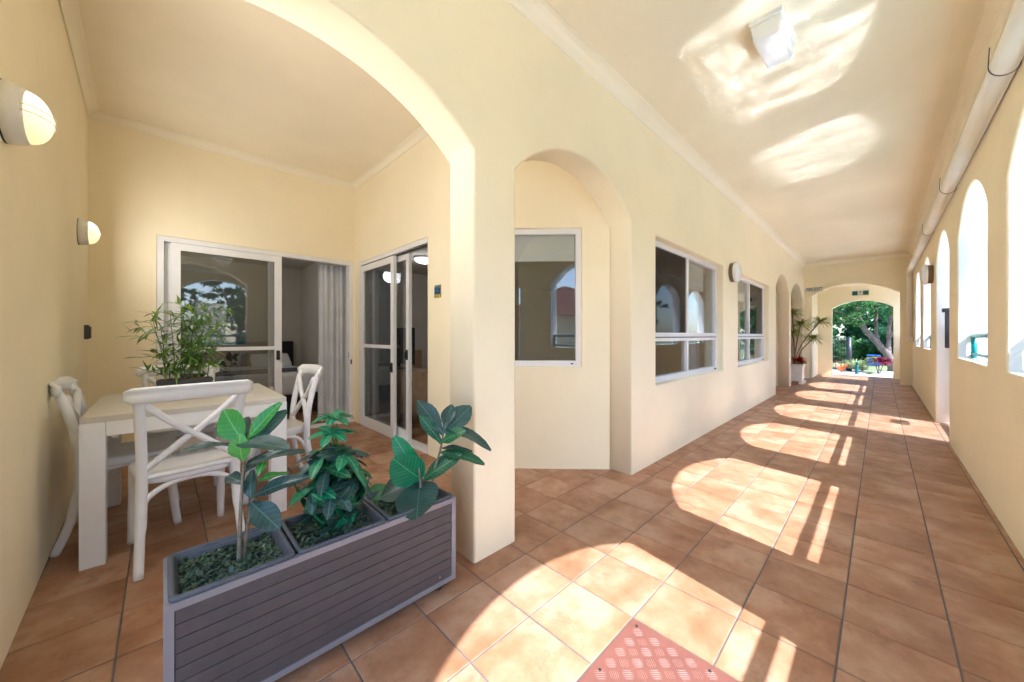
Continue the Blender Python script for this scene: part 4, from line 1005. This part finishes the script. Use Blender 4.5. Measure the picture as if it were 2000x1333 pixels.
def tree(name, label, base, limbs, crowns, mat, seed, lsize=0.07, trunk_mat='bark', cat='tree'):
    t = thing(name, label, cat, base); rnd = random.Random(seed); b = BM()
    for pts, r0, r1 in limbs:
        sp = spline(pts, 6); n = len(sp)
        sp = [p + Vector((rnd.gauss(0, r0 * 0.12), rnd.gauss(0, r0 * 0.12), 0)) if 0 < i < n - 1 else p for i, p in enumerate(sp)]
        tube(b, sp, [r0 + (r1 - r0) * k / (n - 1) for k in range(n)], 10)
    obj('trunk', b, trunk_mat, t, True)
    b = BM()
    for c, rad, clumps, per in crowns: clumped(b, c, rad, clumps, per, lsize, rnd)
    stuff_ = obj('crown', b, mat, t)
    return t
tree('garden_tree', 'spreading tree with leaning grey limbs framed by the garden arch', (18.0, -0.2, -0.12),
     [([(0, -0.1, 0), (-0.1, 0.02, 0.6), (-0.1, 0.32, 1.1), (0, 0.62, 1.6), (0.05, 0.8, 2.2), (0.1, 1.0, 3.2)], 0.115, 0.05),
      ([(-0.08, 0.0, 0.5), (0.1, 0.0, 1.1), (0, -0.02, 1.7), (0.1, -0.2, 3.0)], 0.075, 0.04),
      ([(-0.05, 0.25, 1.0), (0.3, 0.3, 1.5), (0.2, 0.28, 2.6)], 0.06, 0.03),
      ([(0, 0.6, 1.55), (-0.3, 1.0, 2.0), (-0.2, 1.7, 2.3)], 0.045, 0.02),
      ([(0.05, 0.0, 1.2), (0.2, -0.3, 1.7), (0.1, -0.7, 2.2)], 0.05, 0.02),
      ([(0, 0.05, 0.35), (0.1, -0.25, 0.8), (0.1, -0.5, 1.3)], 0.05, 0.025)],
     [((0, 1.15, 2.25), (1.2, 1.5, 0.6), 70, 55), ((0.2, -0.7, 2.15), (1.0, 0.9, 0.6), 40, 55), ((0.3, 0.2, 2.6), (1.6, 1.6, 0.5), 60, 50), ((-0.4, 0.95, 1.75), (0.5, 0.5, 0.22), 8, 45)], 'tree_leaf', 1, 0.055)
for k, (x, y, z, r, h, mt, lab) in enumerate((
    (22.5, 2.7, 1.0, 1.3, 1.3, 'tree_leaf_blue', 'bluish green bush behind the mesh fence'),
    (24.0, 0.9, 0.35, 1.2, 0.7, 'tree_leaf', 'light green bush in the middle of the garden view'),
    (23.0, -1.0, 0.9, 1.2, 1.4, 'tree_leaf_blue', 'dark green bush behind the leaning trunk'),
    (27.0, 3.6, 2.4, 2.4, 2.6, 'tree_leaf', 'pale green tree behind the mesh fence'),
    (28.0, 0.6, 2.6, 2.4, 2.7, 'tree_leaf_blue', 'deep green tree closing the middle of the garden view'),
    (28.0, -2.4, 2.4, 2.4, 2.7, 'tree_leaf', 'light tree showing right of the leaning trunk'),
    (36.0, 5.0, 4.0, 4.2, 4.4, 'tree_leaf_blue', 'tallest dark tree far back on the fence side'),
    (37.0, -1.0, 4.0, 4.4, 4.4, 'tree_leaf', 'tall pale tree far back behind the trunk'))):
    tree('garden_bush', lab, (x, y, -0.12), [([(0, 0, 0), (0.05, 0.05, z)], 0.06, 0.03)], [((0, 0, z + 0.1), (r, r, h), 170, 55)], mt, 20 + k, 0.10 if x < 26 else 0.16, cat='bush' if z < 2 else 'tree')
t = thing('mesh_fence', 'dark mesh fence panel with thick post at the left of the garden view', 'fence', (16.4, 0.9, -0.12))
obj('post', tube(BM(), [(0, -0.17, 0), (0, -0.17, 1.22)], 0.075, 12), 'dark_metal', t, True)
for z in (0.15, 1.2): obj('rail', bx(-0.012, 0.012, -0.1, 1.9, z - 0.015, z + 0.015), 'dark_metal', t)
for k in range(26): obj('wire', tube(BM(), [(0, -0.06 + k * 0.075, 0.1), (0, -0.06 + k * 0.075, 1.2)], 0.008, 5), 'dark_metal', t)
for k in range(13): obj('wire', tube(BM(), [(0, -0.06, 0.2 + k * 0.08), (0, 1.85, 0.2 + k * 0.08)], 0.006, 5), 'dark_metal', t)
obj('brace', tube(BM(), [(0, 0.9, 0.75), (0, 0.0, 1.12)], 0.014, 6), 'dark_metal', t)
rg = random.Random(9)
def small_plant(name, label, loc, parts, cat='plant', stems=None):
    t = thing(name, label, cat, loc)
    for (c, n, L, mt, dr, sp, wd, u) in parts: tuft(t, c, n, L, mt, dr, sp, wd, u, 'leaf_tuft', rg)
    if stems: obj('stem', stems, 'bark', t)
    return t
small_plant('bromeliad', 'orange bromeliad by the mesh fence in the garden', (15.35, 0.86, -0.05), [((0, 0, 0.05), 34, 0.46, 'orange_leaf', 0.3, 0.7, 0.013, 1.6)])
small_plant('croton', 'red and yellow croton under the leaning tree', (16.0, 0.03, -0.05), [((0, 0, 0.46), 70, 0.34, 'red_leaf', 0.8, 0.9, 0.017, 0.15), ((0.05, 0.12, 0.50), 26, 0.28, 'yellow_leaf', 0.8, 0.6, 0.015, 0.15), ((-0.05, -0.14, 0.44), 50, 0.32, 'red_leaf', 0.8, 0.8, 0.017, 0.15)], stems=tube(tube(tube(BM(), [(0, 0, 0), (0, 0, 0.42)], 0.012, 6), [(0, 0.01, 0), (0.04, 0.1, 0.44)], 0.01, 6), [(0, -0.01, 0), (-0.04, -0.12, 0.4)], 0.01, 6))
small_plant('grass_clump', 'pale feathery grass clump behind the teal bollard', (16.2, 0.56, -0.05), [((0, 0, 0.1), 220, 0.7, 'pale_leaf', 0.6, 1.0, 0.008, 0.8), ((0.2, -0.15, 0.05), 120, 0.42, 'pale_leaf', 0.6, 1.0, 0.008, 0.7)])
small_plant('grass_clump', 'low pale grass tuft at the foot of the croton', (15.5, 0.22, -0.05), [((0, 0, 0.04), 110, 0.22, 'pale_leaf', 0.5, 1.0, 0.006, 0.6)])
t = thing('bollard_light', 'teal bollard light beside the garden path', 'bollard', (15.2, 0.5, -0.012))
obj('post', lathe(BM(), [(0.05, 0), (0.05, 0.02), (0.042, 0.03), (0.04, 0.24), (0.03, 0.27)], 16), 'dark_teal', t, True); obj('cap', lathe(BM(), [(0.028, 0.27), (0.028, 0.33), (0.04, 0.335), (0.03, 0.36), (0.004, 0.37)], 16), 'dark_teal', t, True)
t = thing('storage_box', 'small blue storage box low behind the croton', 'box', (21.5, 0.2, -0.12))
obj('body', bx(-0.2, 0.2, -0.2, 0.2, 0.0, 0.40, bev=0.03), 'blue', t); obj('lid', bx(-0.22, 0.22, -0.22, 0.22, 0.40, 0.47, bev=0.03), 'blue', t)

# ------------------------------------------------------------------ the pool side (seen in the glass, and what bounces light in)
struct(obj('pool_deck', bx(-9, 17, -1.15, -0.73, -0.12, -0.06), 'concrete'))
struct(obj('pool_terrace', bx(-14, 20, -9.5, -4.1, -0.12, -0.06), 'concrete'))
struct(obj('pool_side', bx(-14, 1.6, -4.1, -1.15, -0.12, -0.06), 'concrete'))
struct(obj('pool_end', bx(5.6, 20, -4.1, -1.15, -0.12, -0.06), 'concrete'))
def water_mat():
    k = NT('pool_water'); b = k.b
    b.inputs['Base Color'].default_value = lin(70, 168, 180); b.inputs['Roughness'].default_value = 0.065; b.inputs['IOR'].default_value = 2.3
    mp = k.n('Mapping'); mp.inputs['Scale'].default_value = (5.5, 1.8, 1); mp.inputs['Rotation'].default_value = (0, 0, -0.15); k.l(k.pos(), mp.inputs[0])
    k.bump(k.noise(1.0, 1.5, 0.5, mp.outputs[0]), 1.0, 0.004)       # ripples
    return k.m
MAT['water'] = water_mat()
pool = struct(obj('pool_water', bx(1.6, 5.6, -4.1, -1.15, -0.119, -0.09), 'water'))
tag(obj('garden_pier', bx(0.72, 1.46, -5.3, -4.95, -0.06, 2.2, bev=0.01), 'wall'), 'pale yellow garden pier mirrored in the terrace door glass', 'pier')
for k, (x, y, z, r, h, mt, lab) in enumerate((
    (-2.5, -11.0, 3.2, 2.6, 2.4, 'tree_leaf', 'leafy tree mirrored at the left of the terrace glass'),
    (2.6, -12.0, 3.6, 3.0, 2.9, 'tree_leaf_blue', 'broad tree mirrored above the pier in the terrace glass'),
    (-0.9, -7.4, 1.6, 1.5, 1.7, 'tree_leaf', 'bushy green tree left of the garden pier'),
    (3.1, -7.2, 1.6, 1.4, 1.7, 'tree_leaf_blue', 'dark bushy tree right of the garden pier'),
    (7.5, -9.5, 2.4, 1.9, 2.2, 'tree_leaf', 'round tree beyond the pool terrace'),
    (12.0, -8.0, 2.2, 1.9, 2.1, 'tree_leaf', 'light green tree mirrored in the nearer corridor window'),
    (17.0, -7.5, 2.6, 2.4, 2.4, 'tree_leaf_blue', 'dark tree mirrored in the farther corridor window'),
    (22.0, -9.0, 3.0, 2.8, 2.8, 'tree_leaf', 'large tree at the far end of the pool garden'))):
    tree('pool_garden_tree', lab, (x, y, -0.12), [([(0, 0, 0), (0.1, 0.08, z * 0.5), (0, 0.1, z)], 0.16, 0.06), ([(0.08, 0.06, z * 0.45), (0.6, 0.3, z * 0.9)], 0.09, 0.04), ([(0.06, 0.05, z * 0.5), (-0.6, -0.2, z)], 0.09, 0.04)],
         [((0, 0, z + 0.3), (r, r, h), 150, 45)], mt, 40 + k, 0.13)
ORD = ('first', 'second', 'third', 'fourth', 'fifth', 'sixth', 'seventh', 'eighth', 'ninth')
for k in range(9):
    x = -3.0 + 2.4 * k
    t = thing('hedge_shrub', ORD[k] + ' green shrub from the house end of the pool hedge', 'shrub', (x, -9.0, -0.12), 0, 'shrubs edging the pool terrace')
    b = BM(); clumped(b, (0, 0, 0.55), (1.1, 0.5, 0.5), 30, 45, 0.07, random.Random(70 + k), 0.3); obj('foliage', b, 'tree_leaf_blue', t)
    obj('stem', tube(BM(), [(0, 0, 0), (0, 0, 0.5)], 0.03, 6), 'bark', t)
# neighbouring house with hipped tile roof
t = thing('neighbour_house', 'low yellow house with hipped terracotta tile roof, mirrored in the angled window', 'house', (-8.6, -11.2, -0.12), R(38))
obj('wall', bx(-4.5, 4.5, -3, 3, 0, 2.2), 'wall', t)
MAT['roof_tile'] = plain('roof_tile', lin(150, 84, 62), 0.8, 0.25, 8)
def hip_side(p0, p1, q0, q1, rows=15):
    p0, p1, q0, q1 = map(Vector, (p0, p1, q0, q1)); bm = BM(); nrm = (p1 - p0).cross(q0 - p0).normalized()
    if nrm.z < 0: nrm = -nrm
    for r in range(rows):
        s0, s1 = r / rows, (r + 1) / rows
        a, b = p0.lerp(q0, s0), p1.lerp(q1, s0); c, d = p1.lerp(q1, s1), p0.lerp(q0, s1)
        n = max(2, int((b - a).length / 0.11)); prev = None
        for k in range(n + 1):
            u = k / n; h = nrm * (0.05 + 0.03 * math.sin(k * math.pi))
            h = nrm * (0.055 if k % 2 else 0.03)
            lo = bm.verts.new(a.lerp(b, u) + h); hi = bm.verts.new(d.lerp(c, u) + nrm * 0.012); ed = bm.verts.new(a.lerp(b, u))
            if prev: bm.faces.new((prev[0], lo, hi, prev[1])); bm.faces.new((prev[2], ed, lo, prev[0]))
            prev = (lo, hi, ed)
    return bm
E0, E1 = 2.15, 3.85; L_, W_ = 5.1, 3.6; RL = 1.6
for nm, q in (('roof', ((-L_, W_, E0), (L_, W_, E0), (-RL, 0, E1), (RL, 0, E1))), ('roof', ((L_, -W_, E0), (-L_, -W_, E0), (RL, 0, E1), (-RL, 0, E1))),
              ('roof', ((L_, W_, E0), (L_, -W_, E0), (RL, 0, E1), (RL, 0.001, E1))), ('roof', ((-L_, -W_, E0), (-L_, W_, E0), (-RL, 0, E1), (-RL, 0.001, E1)))):
    obj(nm, hip_side(*q), 'roof_tile', t)
obj('fascia', bx(-L_, L_, W_ - 0.06, W_, E0 - 0.14, E0 - 0.01), 'dark_metal', t)
for x in (-3.2, -0.6, 2.0): 
    wn = obj('window', bx(x, x + 1.3, 2.99, 3.03, 0.9, 1.9), 'white_frame', t); obj('pane', bx(x + 0.06, x + 1.24, 3.031, 3.036, 0.96, 1.84), 'glass', wn)
